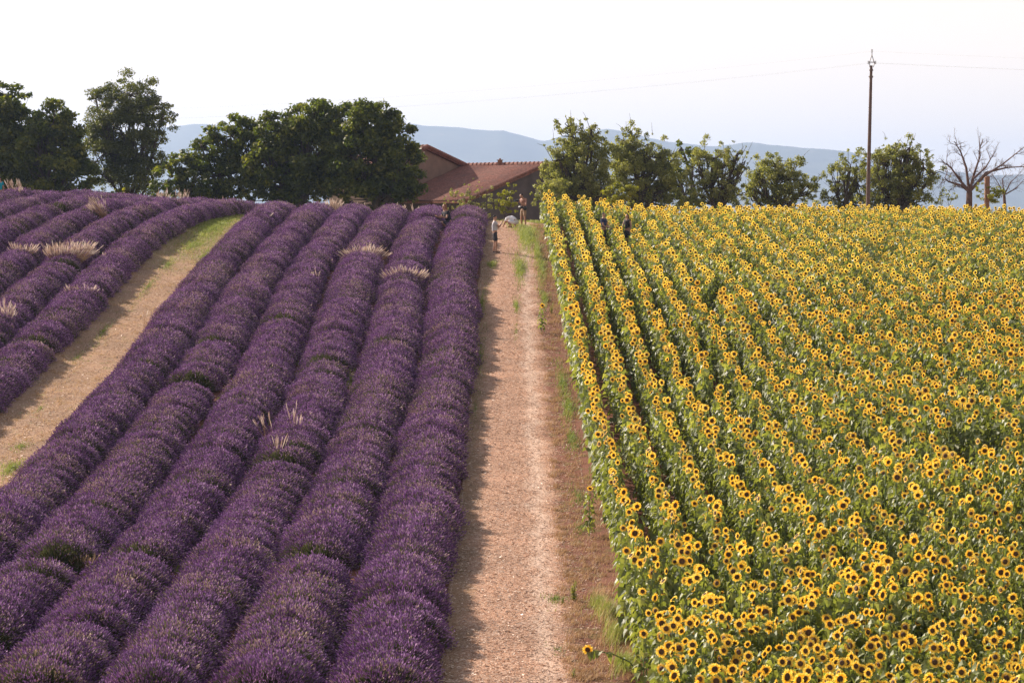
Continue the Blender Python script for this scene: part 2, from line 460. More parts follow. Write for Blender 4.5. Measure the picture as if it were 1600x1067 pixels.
for k, (cx, lab, gaps, greens) in enumerate(RL + LL):
    row = empty('lavender_row', (cx, 44 if k < 6 else abs(cx) * 5 - 10, 0))
    tag(row, lab, 'lavender row', 'rows of lavender on the slope')
    y0 = row.location.y; row.location.z = float(ground(cx, y0))
    o0 = Vector(row.location)
    gd = [dgap(g) for g in gaps]; gg = [dgap(g) for g in greens]
    y = y0 + .3 * random.random(); seglen = random.uniform(2.5, 6); swell = 0; lastgap = False
    ph1 = random.random() * 9
    segend = y + random.uniform(1, 4)
    while y < (138.5 if k < 6 else 141):
        step = .90 if k < 6 else .92
        ingap = any(abs(y - g) < .8 for g in gd)
        if not ingap:
            green = lastgap or any(abs(y - g) < .55 for g in gg) or random.random() < .06
            thin = vnoise(y / 2.6 + 17 * k, 5.5 * k) > .72
            me = random.choice(LAVG if green else LAVT if thin else LAV)
            b = bpy.data.objects.new('lavender_bush', me)
            C.objects.link(b); b.parent = row
            n1 = float(vnoise(y / 1.9 + 40 * k, k * 7.3)); n2 = float(vnoise(y / 5.5 + 11 * k, 3 + k * 3.1))
            hs = (.85 + .12 * n1 + .20 * n2) * random.uniform(.95, 1.05)
            wx = .92 - .05 * sstep(80, 120, y) + .08 * n1 + .12 * n2 + random.uniform(-.03, .03)
            if lastgap: hs *= .93
            x = cx + .10 * (n2 - .5) * 2 + random.uniform(-.04, .04)
            if k < 6: x += .06 * math.sin(y / 13 + k) - .24 * math.exp(-((y - 108) / 16) ** 2)
            else: x += 2.6 * max(0, (y - 114) / 25) ** 1.7
            b.location = (x - o0.x, y - o0.y, float(ground(x, y)) - .02 - o0.z)
            if green: b.rotation_euler = (0, 0, random.uniform(-.35, .35))
            else: b.rotation_euler = (0, 0, random.choice((0, math.pi)) + random.uniform(-.4, .4))
            if k < 2 and 123.2 < y < 127.4: hs *= .80; wx *= .92     # trodden down beside the sitting woman
            b.scale = (wx, random.uniform(.95, 1.08), hs)
            lastgap = False
        else:
            lastgap = True
        y += step + random.uniform(-.05, .05)
        if not ingap and y > segend:
            y += random.uniform(.15, .85); lastgap = random.random() < .75; segend = y + random.uniform(2.6, 8.5)
    LROW.append(row)

# ------------------------------------------------------------------ sunflowers
def sf_leaf(r, L, lod):
    W = L * .42
    if lod == 0:
        v = np.array([[0, 0, 0], [L * .3, 0, .02], [L * .65, 0, 0], [L, 0, -.05],
                      [L * .02, W * .55, .03], [L * .32, W, .05], [L * .7, W * .55, .01],
                      [L * .02, -W * .55, .03], [L * .32, -W, .05], [L * .7, -W * .55, .01]])
        q = [[0, 1, 5, 4], [1, 2, 6, 5], [0, 7, 8, 1], [1, 8, 9, 2]]; t = [[2, 3, 6], [2, 9, 3]]
    else:
        v = np.array([[0, 0, 0], [L * .5, 0, .02], [L, 0, -.05], [L * .3, W, .05], [L * .3, -W, .05]])
        q = [[0, 1, 2, 3], [0, 4, 2, 1]]; t = []
    return v, q, t
def sunflower_parts(seed, lod=0, H=1.45, pitch=None, big=1.0, yaw=0.0, nleaf=None):
    """returns dict of part -> MB"""
    r = np.random.default_rng(seed)
    parts = {k: MB() for k in ('stem', 'leaves', 'petals', 'seed_disk')}
    sway = r.normal(0, .04, 2)
    H = H * r.uniform(.86, 1.06); zz = np.array([0, .45, .85, 1.0]) * H
    px_ = sway[0] * np.array([0, .5, 1, 1.1]); py_ = sway[1] * np.array([0, .5, 1, 1]) + np.array([0, 0, 0, -.03])
    pts = np.stack([px_, py_, zz], 1)
    pts = np.vstack([pts, pts[-1] + [0, -.06, .02]])
    tube(parts['stem'], pts, [.017, .014, .011, .010, .012], 5 if lod == 0 else 3, 0, r.random(), False)
    nl = nleaf or (30 if lod == 0 else 17)
    for q in range(nl):
        t = .16 + .80 * (q + .5 * r.random()) / nl
        a = q * 2.4 + r.normal(0, .3)
        L = (.175 if lod == 0 else .215) * (1.10 - .55 * abs(t - .45)) * r.uniform(.85, 1.2)
        v, qd, tr = sf_leaf(r, L, lod)
        v[:, 1] *= r.uniform(.8, 1.15)
        dr = -r.uniform(.15, .95); ro = r.normal(0, .45)
        Mx = Matrix.Rotation(a, 3, 'Z') @ Matrix.Rotation(-dr, 3, 'Y') @ Matrix.Rotation(ro, 3, 'X')
        base = np.array([np.interp(t * H, zz, px_), np.interp(t * H, zz, py_), t * H])
        pet = np.array([math.cos(a), math.sin(a), .35]) * (.05 + .035 * r.random())
        v = v @ np.array(Mx).T + base + pet
        ti = np.clip(r.normal(.45, .25), 0, 1)
        if qd: parts['leaves'].add(v, qd, 0, ti)
        if tr: parts['leaves'].add(v, tr, 0, ti)
        if lod == 0:
            sdv = np.array([-math.sin(a), math.cos(a), 0]) * .004
            parts['leaves'].add([base - sdv, base + sdv, base + pet + sdv, base + pet - sdv], [[0, 1, 2, 3]], 0, .9)
    # head
    pitch = r.normal(.05, .22) if pitch is None else pitch
    yw = yaw + r.normal(0, .12)
    c = pts[-1] + np.array([0, -.02, .01])
    Mh = np.array(Matrix.Rotation(yw, 3, 'Z') @ Matrix.Rotation(-pitch, 3, 'X'))
    # local frame: disk lies in x-z plane, faces -y
    rd = .045 * big * r.uniform(.85, 1.2); pl = .057 * big ** .9 * r.uniform(.9, 1.15)
    def put(mb, v, f, ti): mb.add(np.asarray(v) @ Mh.T + c, f, 0, ti)
    for layer in range(2 if lod < 2 else 1):
        npet = (17 if lod == 0 else 12) if lod < 2 else 11
        for q in range(npet):
            a = (q + .5 * layer + r.normal(0, .12)) * 2 * math.pi / npet
            l = pl * r.uniform(.8, 1.15); w = rd * (.26 if lod == 0 else .36)
            cc, ss = math.cos(a), math.sin(a)
            rad = np.array([cc, 0, ss]); tan = np.array([-ss, 0, cc])
            tipy = r.uniform(-.25, .35) * l
            b0 = rad * rd * .82; m0 = rad * (rd * .85 + l * .55) + np.array([0, -.1 * l + .3 * tipy, 0]); t0 = rad * (rd * .85 + l) + np.array([0, tipy, 0])
            put(parts['petals'], [b0 - tan * w * .6, m0 - tan * w, t0, m0 + tan * w, b0 + tan * w * .6],
                [[0, 1, 2, 3, 4]], np.clip(r.normal(.5, .25), 0, 1))
    sg = 12 if lod == 0 else 7
    an = np.arange(sg) * 2 * math.pi / sg
    r1 = np.stack([np.cos(an) * rd, np.full(sg, -.004), np.sin(an) * rd], 1)
    r2 = np.stack([np.cos(an) * rd * .62, np.full(sg, -.018), np.sin(an) * rd * .62], 1)
    vv = np.vstack([r1, r2, [[0, -.014, 0]]])
    ti = np.concatenate([np.full(sg, .75), np.full(sg, .1), [.55]])
    k = (np.arange(sg) + 1) % sg; ar = np.arange(sg)
    mbd = parts['seed_disk']
    V = vv @ Mh.T + c
    mbd.add(V, np.stack([ar, k, sg + k, sg + ar], 1), 0, ti)
    mbd.add(V, np.stack([sg + ar, sg + k, np.full(sg, 2 * sg)], 1), 0, ti)
    # green back of the head
    bk = np.vstack([r1 * 1.12 + [0, .012, 0], [[0, .04, 0]]]) @ Mh.T + c
    parts['stem'].add(bk, np.stack([k, ar, np.full(sg, sg)], 1), 0, .3)
    return parts
SFM = {'stem': M_stem, 'leaves': M_sleaf, 'petals': M_petal, 'seed_disk': M_disk}

# positions
def in_field(px, ptop, H):
    ds = np.arange(100, 134, .1); X = (px - 800) / F * ds
    rr = HOR - (ground(X, ds) + H) / ds * F; i = int(np.argmin(np.abs(rr - ptop))); return X[i], ds[i], float(ground(X[i], ds[i]))
VISITORS = [in_field(943, 332, 1.78)[:2], in_field(980, 334, 1.70)[:2]]
SP, IN = .94, .19
plants = []
x0 = 2.62
nrow = 0
while x0 + nrow * SP < 34:
    bx = x0 + nrow * SP
    y = 37.5 + random.random() * IN
    while y < 139:
        x = bx + ROWTILT * (y - 46)
        front = max(0, 1 - (y - 44) / 9)
        jx = .075 + .25 * front + .03 * float(sstep(80, 120, y))
        X = x + random.gauss(0, jx * .8); Y = y + random.gauss(0, .06)
        if X < .2 * Y + 1.4 and random.random() > .04:
            if not (vnoise(X * .9 + 5, Y * .35) < .10):
                plants.append((X, Y))
                if Y < 60 and random.random() < .55 * (60 - Y) / 14: plants.append((X + random.gauss(0, .22), Y + random.uniform(-.2, .2)))
        y += IN * random.uniform(.75, 1.3) * (1 - .36 * float(sstep(62, 100, y)))
    nrow += 1
def near_people(p):      # the two visitors have pushed the plants aside
    return any(abs(p[0] - X) < .40 and -3.2 < p[1] - Y < .4 for X, Y in VISITORS)
plants = [p for p in plants if not near_people(p) and not (p[0] < 2.2 - .009 * (p[1] - 46))]
plants = np.array(plants)
print('PLANTS', len(plants))
gz = ground(plants[:, 0], plants[:, 1])
inview = (np.abs(plants[:, 0]) < .2 * plants[:, 1] + .05) & (HOR - (gz + 1.45) / plants[:, 1] * F < 1060)
order = np.argsort(plants[:, 1] + (~inview) * 1000)
near_idx = set(order[:296].tolist())
def psize(i):
    X, Y = plants[i]
    return (.92 + .22 * vnoise(X * .45, Y * .45)) * (1 - .09 * float(sstep(90, 125, Y)))
NV = 8
VAR0 = [sunflower_parts(100 + k, 0, 1.45, big=(.92, 1.05, .75, 1.2, .85, 1.0, .72, 1.4)[k], yaw=(-.5, .2, .6, 0, -.2, .35, -1.2, .1)[k], pitch=(0, .2, -.2, .1, -.6, .3, -.1, .05)[k], nleaf=32) for k in range(NV)]
VMESH = [{p: mb.mesh(p, SFM[p]) for p, mb in v.items()} for v in VAR0]

def put_sunflower(x, y, z, k, s, rz, label, group):
    e = empty('sunflower', (x, y, z), rz)
    e.scale = (s, s, s)
    tag(e, label, 'sunflower', group)
    for p, me in VMESH[k].items():
        c = bpy.data.objects.new(p, me); C.objects.link(c); c.parent = e
    return e
GL = ['medium yellow head turned slightly aside', 'broad yellow head facing the camera', 'small yellow head turned to the side', 'large yellow head with wide dark centre',
      'nodding yellow head tipped downward', 'yellow head tilted up to the sky', 'small yellow head seen nearly side on', 'oversized yellow head with huge centre']
GG = 'sunflowers nearest the camera at the bottom of the field'
for i in near_idx:
    X, Y = plants[i]
    k = random.choices(range(NV), (6, 6, 5, 3, 6, 6, 4, .35))[0]
    pxl = 800 + X / Y * F
    zone = 'near the left edge' if pxl < 1150 else 'in the middle' if pxl < 1380 else 'toward the right corner'
    put_sunflower(X, Y, float(gz[i]), k, psize(i) * random.uniform(.93, 1.07), random.gauss(.05, .30), GL[k] + ' ' + zone + ' of the nearest flower band', GG)
# the tall large head, and the two stragglers at the field's edge
def straggler(px, py, k, s, label):
    # head seen at (px,py): find the ground metre
    ds = np.arange(44, 136, .2); xs_ = (px - 800) / F * ds
    hh = ground(xs_, ds) + 1.45 * s
    rr = HOR - hh / ds * F
    d = float(np.interp(-py, -rr, ds)); x = (px - 800) / F * d
    return put_sunflower(x, d, float(ground(x, d)), k, s, random.gauss(0, .15), label, None)
straggler(1372, 887, 7, 1.16, 'tall sunflower with the largest dark centre, above its neighbours at lower right')
straggler(846, 473, 3, .80, 'sunflower standing out from the left edge of the field beside the grassy track halfway up')
straggler(921, 757, 4, .9, 'lone sunflower head poking from the left edge of the field above the bare red verge')

# the rest of the field, one object
fieldA = {p: [] for p in SFM}
mbf = MB()
rest = np.array([i for i in range(len(plants)) if i not in near_idx])
matid = {'stem': 0, 'leaves': 1, 'petals': 2, 'seed_disk': 3}
def variants(lod, n, sd):
    out = []
    for k in range(n):
        pr = sunflower_parts(sd + k, lod, 1.45, big=random.choice((.66, .8, .8, .88, 1.0)) * (1.04 if lod else 1), yaw=random.gauss(0, .38) + (random.choice((-1.3, 1.4)) if k == 3 else 0), pitch=random.gauss(.05, .28) - (.8 if k == 5 else 0))
        out.append(pr)
    return out
for lod, lo, hi, nv in ((0, 0, 66, 14), (1, 66, 98, 14), (2, 98, 200, 12)):
    vs = variants(lod, nv, 300 + lod * 50)
    sel = rest[(plants[rest, 1] >= lo) & (plants[rest, 1] < hi)]
    vi = rng.integers(0, nv, len(sel))
    for k, pr in enumerate(vs):
        ids = sel[vi == k]
        if not len(ids): continue
        th = rng.normal(.05, .34, len(ids)); sc = np.array([psize(i) for i in ids]) * rng.uniform(.82, 1.12, len(ids))
        cs, sn = np.cos(th) * sc, np.sin(th) * sc
        off = np.stack([plants[ids, 0], plants[ids, 1], gz[ids]], 1)
        for p, mb in pr.items():
            V, T, Fs = mb.arrays()
            W = np.stack([V[None, :, 0] * cs[:, None] - V[None, :, 1] * sn[:, None],
                          V[None, :, 0] * sn[:, None] + V[None, :, 1] * cs[:, None],
                          V[None, :, 2] * sc[:, None]], -1) + off[:, None]
            base = mbf.n
            mbf.v.append(W.reshape(-1, 3)); mbf.t.append(np.clip(np.tile(T, len(ids)) + np.repeat(rng.normal(0, .10, len(ids)), len(V)), 0, 1))
            bys = {}
            for f, m in Fs: bys.setdefault(f.shape[1], []).append(f)
            for w_, fl in bys.items():
                fa = np.concatenate(fl)
                allf = (fa[None] + (np.arange(len(ids)) * len(V))[:, None, None] + base).reshape(-1, w_)
                mbf.f.append((allf, matid[p]))
            mbf.n += len(V) * len(ids)
fo = mbf.build('sunflowers', [M_stem, M_sleaf, M_petal, M_disk])
tag(fo, 'thousands of yellow sunflowers in rows reaching to the crest beyond the nearest band', 'sunflowers', None, 'stuff')
# ------------------------------------------------------------------ placing by sight line on the slope
def ground_at(px, py, lo=44, hi=137):
    ds = np.arange(lo, hi, .1); rr = HOR - ground((px - 800) / F * ds, ds) / ds * F
    d = float(np.interp(-py, -rr, ds)); x = (px - 800) / F * d
    return x, d, float(ground(x, d))

# ------------------------------------------------------------------ grasses, weeds, straw
def blades(mb, P0, h, w, lean, r, mat=0, tint=.5, tvar=.25, wind=(.25, 0)):
    n = len(P0); a = r.random(n) * 2 * math.pi
    h = h * r.uniform(.6, 1.15, n); l = lean * r.random(n)
    dx = np.cos(a) * l + wind[0] * h; dy = np.sin(a) * l + wind[1] * h
    s = np.stack([-np.sin(a), np.cos(a), 0 * a], 1) * w
    m = P0 + np.stack([dx * .35, dy * .35, h * .6], 1); t = P0 + np.stack([dx, dy, h], 1)
    v = np.stack([P0 - s, P0 + s, m + s * .7, m - s * .7, t], 1).reshape(-1, 3)
    k = np.arange(n)[:, None] * 5
    ti = np.clip(tint + r.normal(0, tvar, n), 0, 1)
    mb.add(v, k + np.array([[0, 1, 2, 3]]), mat, np.repeat(ti, 5))
    mb.f.append((k + np.array([[3, 2, 4]]) + mb.n - len(v), mat))
def scatter(r, n, cx, cy, rx, ry):
    a = r.random(n) * 2 * math.pi; q = np.abs(r.normal(0, .62, n)) * (.85 + .3 * np.sin(a * 3 + cx))
    x = cx + np.cos(a) * q * rx; y = cy + np.sin(a) * q * ry
    return np.stack([x, y, ground(x, y)], 1)
def in_tilt(y): return 2.2 + ROWTILT * (y - 46)
rg = np.random.default_rng(21)
# short green and yellow grass on the track, the verge and the bare strip
g = MB()
for px, py, rx, ry, n, h, ti in [(822, 368, .55, 7, 4300, .24, .6), (812, 420, .36, 5, 1400, .2, .5), (846, 420, .3, 7, 1100, .2, .5), (800, 352, .5, 4, 900, .16, .6), (806, 480, .16, 2.6, 360, .14, .45), (768, 416, .24, 1.0, 420, .22, .62),
                                 (838, 395, .25, 6, 800, .26, .6), (806, 520, .12, 3.5, 160, .09, .4), (850, 470, .3, 3.0, 420, .22, .45), (878, 600, .30, 5.0, 900, .16, .4), (888, 640, .28, 3, 700, .2, .45), (893, 690, .25, 2.5, 500, .16, .3), (905, 780, .3, 2, 420, .12, .25),
                                 (930, 740, .22, 2.0, 260, .14, .3), (908, 830, .25, 1.2, 260, .12, .25), (750, 560, .25, 6, 500, .12, .35), (752, 480, .25, 6, 520, .14, .4), (742, 640, .2, 5, 300, .08, .3),
                                 (868, 942, .28, .7, 240, .10, .25), (872, 1022, .3, .8, 160, .07, .2), (900, 700, .3, 2, 260, .1, .2), (836, 345, .8, 3, 700, .2, .6), (795, 340, .6, 3, 500, .16, .55),
                                 (230, 450, .35, 7, 700, .10, .35), (160, 520, .35, 5, 500, .10, .35), (320, 400, .4, 5, 700, .12, .5), (340, 352, 1.0, 8, 4200, .16, .62), (300, 385, .8, 5, 1500, .14, .55), (262, 415, .5, 3, 500, .12, .5), (330, 360, 1.2, 9, 1800, .2, .5),
                                 (15, 735, .5, 1.6, 800, .13, .6), (30, 700, .4, 1.2, 300, .09, .5), (120, 560, .4, 2.6, 260, .09, .4), (60, 640, .4, 2, 200, .08, .4)]:
    x, y, z = ground_at(px, py)
    blades(g, scatter(rg, n, x, y, rx, ry), h, .009, .10, rg, 0, ti, .2)
# weeds between the lavender rows
for cx in (-3.27, -5.28, -7.29, -9.30, -11.31):
    for q in range(38):
        y = 46 + rg.random() * 90
        blades(g, scatter(rg, 26, cx + rg.normal(0, .08), y, .16, .5), .16, .009, .08, rg, 0, .35, .2)
for px, py, n in [(545, 585, 260), (632, 570, 120), (500, 775, 420), (470, 800, 200), (395, 735, 60), (290, 880, 80), (385, 790, 60), (445, 840, 80)]:
    x, y, z = ground_at(px, py + 14)
    blades(g, scatter(rg, n * 2, x, y, .3, 1.2), .24, .012, .12, rg, 0, .75, .15)
tag(g.build('grass', [M_grass]), 'short green and yellow grass on the track, the bare strip and between lavender rows', 'grass', None, 'stuff')
# dry straw grass along the verges
g = MB()
for q in range(620):
    y = 46 + rg.random() ** 1.4 * 85
    cx = rg.uniform(1.05, in_tilt(y) + .4)
    blades(g, scatter(rg, 60, cx, y, .25, .45), .13, .006, .12, rg, 0, .25, .25)
for q in range(420):
    y = 60 + rg.random() * 75
    blades(g, scatter(rg, 45, rg.uniform(-16, -13.3), y, .3, .5), .10, .006, .1, rg, 0, .6, .2)
for px, py, n, h in [(950, 965, 500, .32), (965, 1000, 400, .3), (940, 940, 300, .25)]:
    x, y, z = ground_at(px, py)
    x = min(x, 1.98)
    blades(g, scatter(rg, n, x, y, .22, .9), h, .005, .16, rg, 0, .5, .2)
tag(g.build('dry_grass', [M_dry]), 'dry tan grass on the verge between the track and the sunflowers', 'dry grass', None, 'stuff')
g = MB()
for px, py, n, h in [(948, 968, 620, .34), (962, 1005, 620, .36), (935, 950, 500, .22), (975, 1050, 500, .3)]:
    x, y, z = ground_at(px, py); x = min(x, 2.05)
    blades(g, scatter(rg, n, x, y, .26, .8), h, .006, .2, rg, 0, .72, .15)
tag(g.build('grass_tuft', [M_grass]), 'wispy yellow green grass tuft against the foot of the sunflowers at the lower edge', 'grass tuft')
# loose straw on the track and strip
def litter(n, xf, y0, y1, r):
    y = y0 + (y1 - y0) * r.random(n) ** 1.25; x = xf(n, y)
    z = ground(x, y) + .042 + .012 * r.random(n)
    a = r.normal(0, 1.0, n); L = r.uniform(.012, .045, n); w = r.uniform(.004, .010, n)
    t = np.stack([np.cos(a), np.sin(a), r.normal(0, .22, n)], 1) * L[:, None]
    s = np.stack([-np.sin(a), np.cos(a), r.normal(0, .35, n)], 1) * w[:, None]
    c = np.stack([x, y, z], 1)
    v = np.stack([c - t - s, c + t - s, c + t + s, c - t + s], 1).reshape(-1, 3)
    return v, np.arange(4 * n).reshape(-1, 4), np.repeat(r.random(n), 4)
g = MB()
v, f, t = litter(60000, lambda n, y: rg.normal(.1, .95, n).clip(-1.3, 1.9), 44, 128, rg); g.add(v, f, 0, t)
v, f, t = litter(26000, lambda n, y: rg.uniform(-16.2, -13.2, n), 62, 128, rg); g.add(v, f, 0, t)
tag(g.build('straw', [M_straw]), 'loose straw and chaff scattered over the dirt track and bare strip', 'straw', None, 'stuff')

# leafy weeds by the track, one object each
def weed(px, py, h, label, mat, n=60, name='weed'):
    x, y, z = ground_at(px, py); r = np.random.default_rng(px)
    e = empty(name, (x, y, z)); tag(e, label, 'weed')
    st = MB(); lf = MB()
    for k in range(5):
        a = k * 1.3; t = np.array([math.cos(a) * .10 * h, math.sin(a) * .10 * h, h * (1 - .12 * k)])
        p = [np.zeros(3), t * .5 + [0, 0, .05 * h], t]
        tube(st, p, [.006, .005, .003], 4)
        for q in range(n // 5):
            f = .15 + .85 * q / (n / 5); c = np.array([np.interp(f, [0, .5, 1], [pp[i] for pp in p]) for i in range(3)])
            b = r.random() * 6.28; L = .09 * (1.15 - .5 * f) * (h / .5) ** .5
            dd = np.array([math.cos(b), math.sin(b), r.uniform(-.2, .7)]); dd /= np.linalg.norm(dd)
            s = np.array([-math.sin(b), math.cos(b), 0]) * L * .28
            lf.add([c, c + dd * L * .5 - s, c + dd * L, c + dd * L * .5 + s], [[0, 1, 2, 3]], 0, r.random())
    st.build('stem', M_stem, e); lf.build('leaves', mat, e)
    return e
weed(897, 944, .46, 'upright bushy green weed on the red verge beside the track near the bottom', M_tleafs['lime'], 150)
weed(880, 948, .18, 'low sprawling green weed at the foot of the upright weed', M_tleafs['lime'], 80)
weed(897, 1066, .22, 'small bright green shoot at the very bottom of the track', M_tleafs['lime'], 30)
weed(857, 396, .55, 'dark green weed between the grassy track and the sunflower edge near the top', M_tleafs['olive'], 120)
weed(862, 492, .5, 'green weed clump at the edge of the sunflowers beside two low flower heads', M_tleafs['lime'], 110)
weed(689, 985, .22, 'thin green blade in the shadow at the foot of the lavender nearest the track', M_grass, 20)
# sunflower that has fallen out over the track
x, y, z = ground_at(985, 1062)
e = empty('sunflower', (x - .05, y, z)); tag(e, 'single sunflower leaning far out over the track at the bottom', 'sunflower')
st = MB(); lf = MB()
pts = np.array([[.25, .1, 0], [.05, 0, .28], [-.28, -.05, .44], [-.62, -.08, .50], [-.70, -.10, .50]])
tube(st, pts, [.014, .013, .011, .009, .012], 6)
r = np.random.default_rng(5)
for q in range(9):
    t = .15 + .75 * q / 9; c = np.array([np.interp(t, np.linspace(0, 1, 5), pts[:, i]) for i in range(3)])
    v, qd, tr = sf_leaf(r, .19, 0); Mx = Matrix.Rotation(r.random() * 6.28, 3, 'Z') @ Matrix.Rotation(r.uniform(.3, 1.2), 3, 'Y')
    v = v @ np.array(Mx).T + c; ti = r.random(); lf.add(v, qd, 0, ti); lf.add(v, tr, 0, ti)
hp_ = sunflower_parts(991, 0, 1.45, pitch=-.25, big=1.2, yaw=-.25, nleaf=1)
st.build('stem', M_stem, e); lf.build('leaves', M_sleaf, e)
for p in ('petals', 'seed_disk'):
    V, T, Fs = hp_[p].arrays(); V = V - hp_['seed_disk'].arrays()[0].mean(0) + np.array([-.72, -.12, .52])
    m2 = MB()
    for f, m in Fs: m2.f.append((f, m))
    m2.v.append(V); m2.t.append(T); m2.n = len(V); m2.build(p, SFM[p], e)

# pale feathery grasses standing in the lavender
def plume(px, py, w, h, n, label, arc=False, lean=.15, py_is_top=True, mat=None, rise=.55):
    """(px,py) photo position of the middle of the clump, w,h its size in photo pixels"""
    r = np.random.default_rng(px * 7 + py)
    ds = np.arange(44, 138, .2); X = (px - 800) / F * ds
    rr = HOR - (ground(X, ds) + rise) / ds * F
    d = float(np.interp(-(py + h / 2), -rr, ds)); s = F / d
    x = (px - 800) / s; z = float(ground(x, d)) + rise
    W = w / s / 2; Hh = h / s
    e = empty('grass_clump', (x, d, z - rise)); tag(e, label, 'grass clump', None)
    st = MB(); pl = MB()
    n = int(n * (1.7 if n > 20 else 1)) + 3
    for q in range(n):
        u = r.uniform(-1, 1); b = np.array([u * W * .75, r.uniform(-.3, .3) * (.2 if arc else 1), rise - .15 - (.25 * u * u * W if arc else 0)])
        hh = Hh * r.uniform(.6, 1.1)
        t = b + np.array([u * W * .4 + r.normal(0, .14) * hh + lean * hh * (1 if not arc else u * 3), r.normal(0, .10), .06 + hh * r.uniform(.4, .9)])
        root = b * [.55, .55, .1]
        mid = (b + t) / 2
        tube(st, [root, b, t], [.004, .004, .002], 3, 0, .4, False)
        L = t - b; L /= np.linalg.norm(L)
        pk = min(.26, hh * .8)
        tube(pl, [t - L * pk * .5, t - L * pk * .1, t + L * pk * .35, t + L * pk * .6], [.003, .012, .010, .001], 4, 0, r.random(), False)
    st.build('stalks', M_dry, e); pl.build('plumes', mat or M_plume, e)
for a in [(106, 388, 78, 34, 190, 'widest bright pale grass plume, spread across a lavender row at left', False, .2),
          (36, 386, 44, 20, 40, 'short row of pale grass plumes on lavender near the left edge', False, .15),
          (163, 318, 20, 34, 40, 'tall pale grass plume slanting to the left above the lavender at upper left', False, -.5),
          (166, 396, 14, 10, 9, 'tiny pale grass tuft right of the widest plume', False, .1),
          (124, 452, 44, 22, 40, 'creamy grass tuft on the lavender row that edges the bare strip', False, .1),
          (8, 482, 26, 44, 30, 'pale grass stalks at the left edge above the shaded lavender', False, .1),
          (30, 292, 24, 34, 34, 'brownish seed grass beside the teal figure at far left', False, -.2),
          (255, 300, 20, 26, 26, 'feathery tan grass on the crest before the dark trees at left', False, 0),
          (287, 298, 22, 26, 22, 'second feathery tan grass on the crest, right of the first', False, .05),
          (352, 300, 10, 18, 9, 'thin tan grass on the crest at the end of the bare strip', False, .1),
          (405, 335, 40, 12, 22, 'pale plumes at the top end of the bare strip', False, .1),
          (520, 307, 28, 22, 60, 'dense cream grass tuft on the crest before the big round tree', False, .05),
          (562, 310, 14, 20, 10, 'sparse grass spray right of the dense cream tuft', False, .05),
          (622, 316, 22, 18, 22, 'pale grass on the crest near the dark tree corner', False, .1),
          (650, 318, 24, 16, 16, 'thin grass on the crest left of the woman in black', False, .1),
          (570, 388, 72, 22, 80, 'arc of pale plumes over a rounded lavender hump in the middle rows', True, .1),
          (632, 422, 62, 22, 70, 'arc of cream plumes over a lavender hump in the row nearer the track', True, .1),
          (418, 652, 26, 50, 9, 'tall seed stalks leaning between two lavender rows, the left clump', False, -.25),
          (458, 650, 14, 60, 7, 'few upright seed stalks right of the leaning ones', False, .05),
          (432, 690, 24, 38, 12, 'pinkish dry stalks rising from a gap in the lavender', False, .1),
          (497, 424, 24, 14, 8, 'few tan stalks on a middle lavender row', False, .1),
          (412, 428, 20, 10, 6, 'a few pale stalks low in the lavender left of centre', False, .1),
          (226, 487, 10, 16, 7, 'small pale stalk cluster at the right edge of the bare strip', False, .1),
          (125, 872, 38, 18, 34, 'dry reddish brown tuft in a lavender gap at lower left', False, .2, M_dry, .25)]:
    plume(*a[:2], a[2] * .85, a[3] * .85, a[4], a[5], arc=a[6], lean=a[7], mat=a[8] if len(a) > 8 else None, rise=a[9] if len(a) > 9 else .55)

# ------------------------------------------------------------------ trees
def crown(mb, lobes, s, cx, cy, r, leaf, dens, sub=.30, shell=.62, clumps=None, cl=24, anis=(1.15, 1.15, .75)):
    cen = []
    for (lx, ly, rx, ry) in lobes:
        c = np.array([(lx - 800) / s, cy, (HOR - ly) / s])
        rad = np.array([rx / s, min(rx, ry * 1.3) / s * .85, ry / s]) * 1.02
        vol = rad.prod() ** (1 / 3)
        ns = int(np.clip(cl * vol ** 1.3, 10, 190)) if clumps is None else clumps
        dirs = unit(r.normal(0, 1, (ns, 3)))
        cc = c + dirs * rad * (shell + (1 - shell) * .92 * r.random((ns, 1)) ** .6) + r.normal(0, .13 if anis[0] > 1.1 else .30, (ns, 3))
        rs = sub * vol * r.uniform(.6, 1.3, ns)
        for k in range(ns):
            m = int(dens * rs[k] ** 2 * 12.6 / (leaf * leaf) * 2.6)
            d = unit(r.normal(0, 1, (m, 3)) + np.array([0, 0, .35]))
            p = cc[k] + d * rs[k] * np.array(anis) * (r.random((m, 1)) ** .4) * (1 + .3 * np.sin(d[:, :1] * 5 + k) * np.cos(d[:, 1:2] * 6))
            nrm = unit(d * .5 + r.normal(0, .7, (m, 3)) + np.array([0, 0, .5]))
            t = unit(np.cross(nrm, r.normal(0, 1, (m, 3)))); b = np.cross(nrm, t)
            L = leaf * r.uniform(.6, 1.25, (m, 1))
            v = np.stack([p - t * L * .55, p + b * L * .32, p + t * L * .55, p - b * L * .32], 1)
            mb.add(v.reshape(-1, 3), np.arange(4 * m).reshape(-1, 4), 0, np.repeat(np.clip(r.normal(.45, .20, m) + r.normal(0, .16), 0, 1), 4))
        cen.append((c, cc))
    return cen
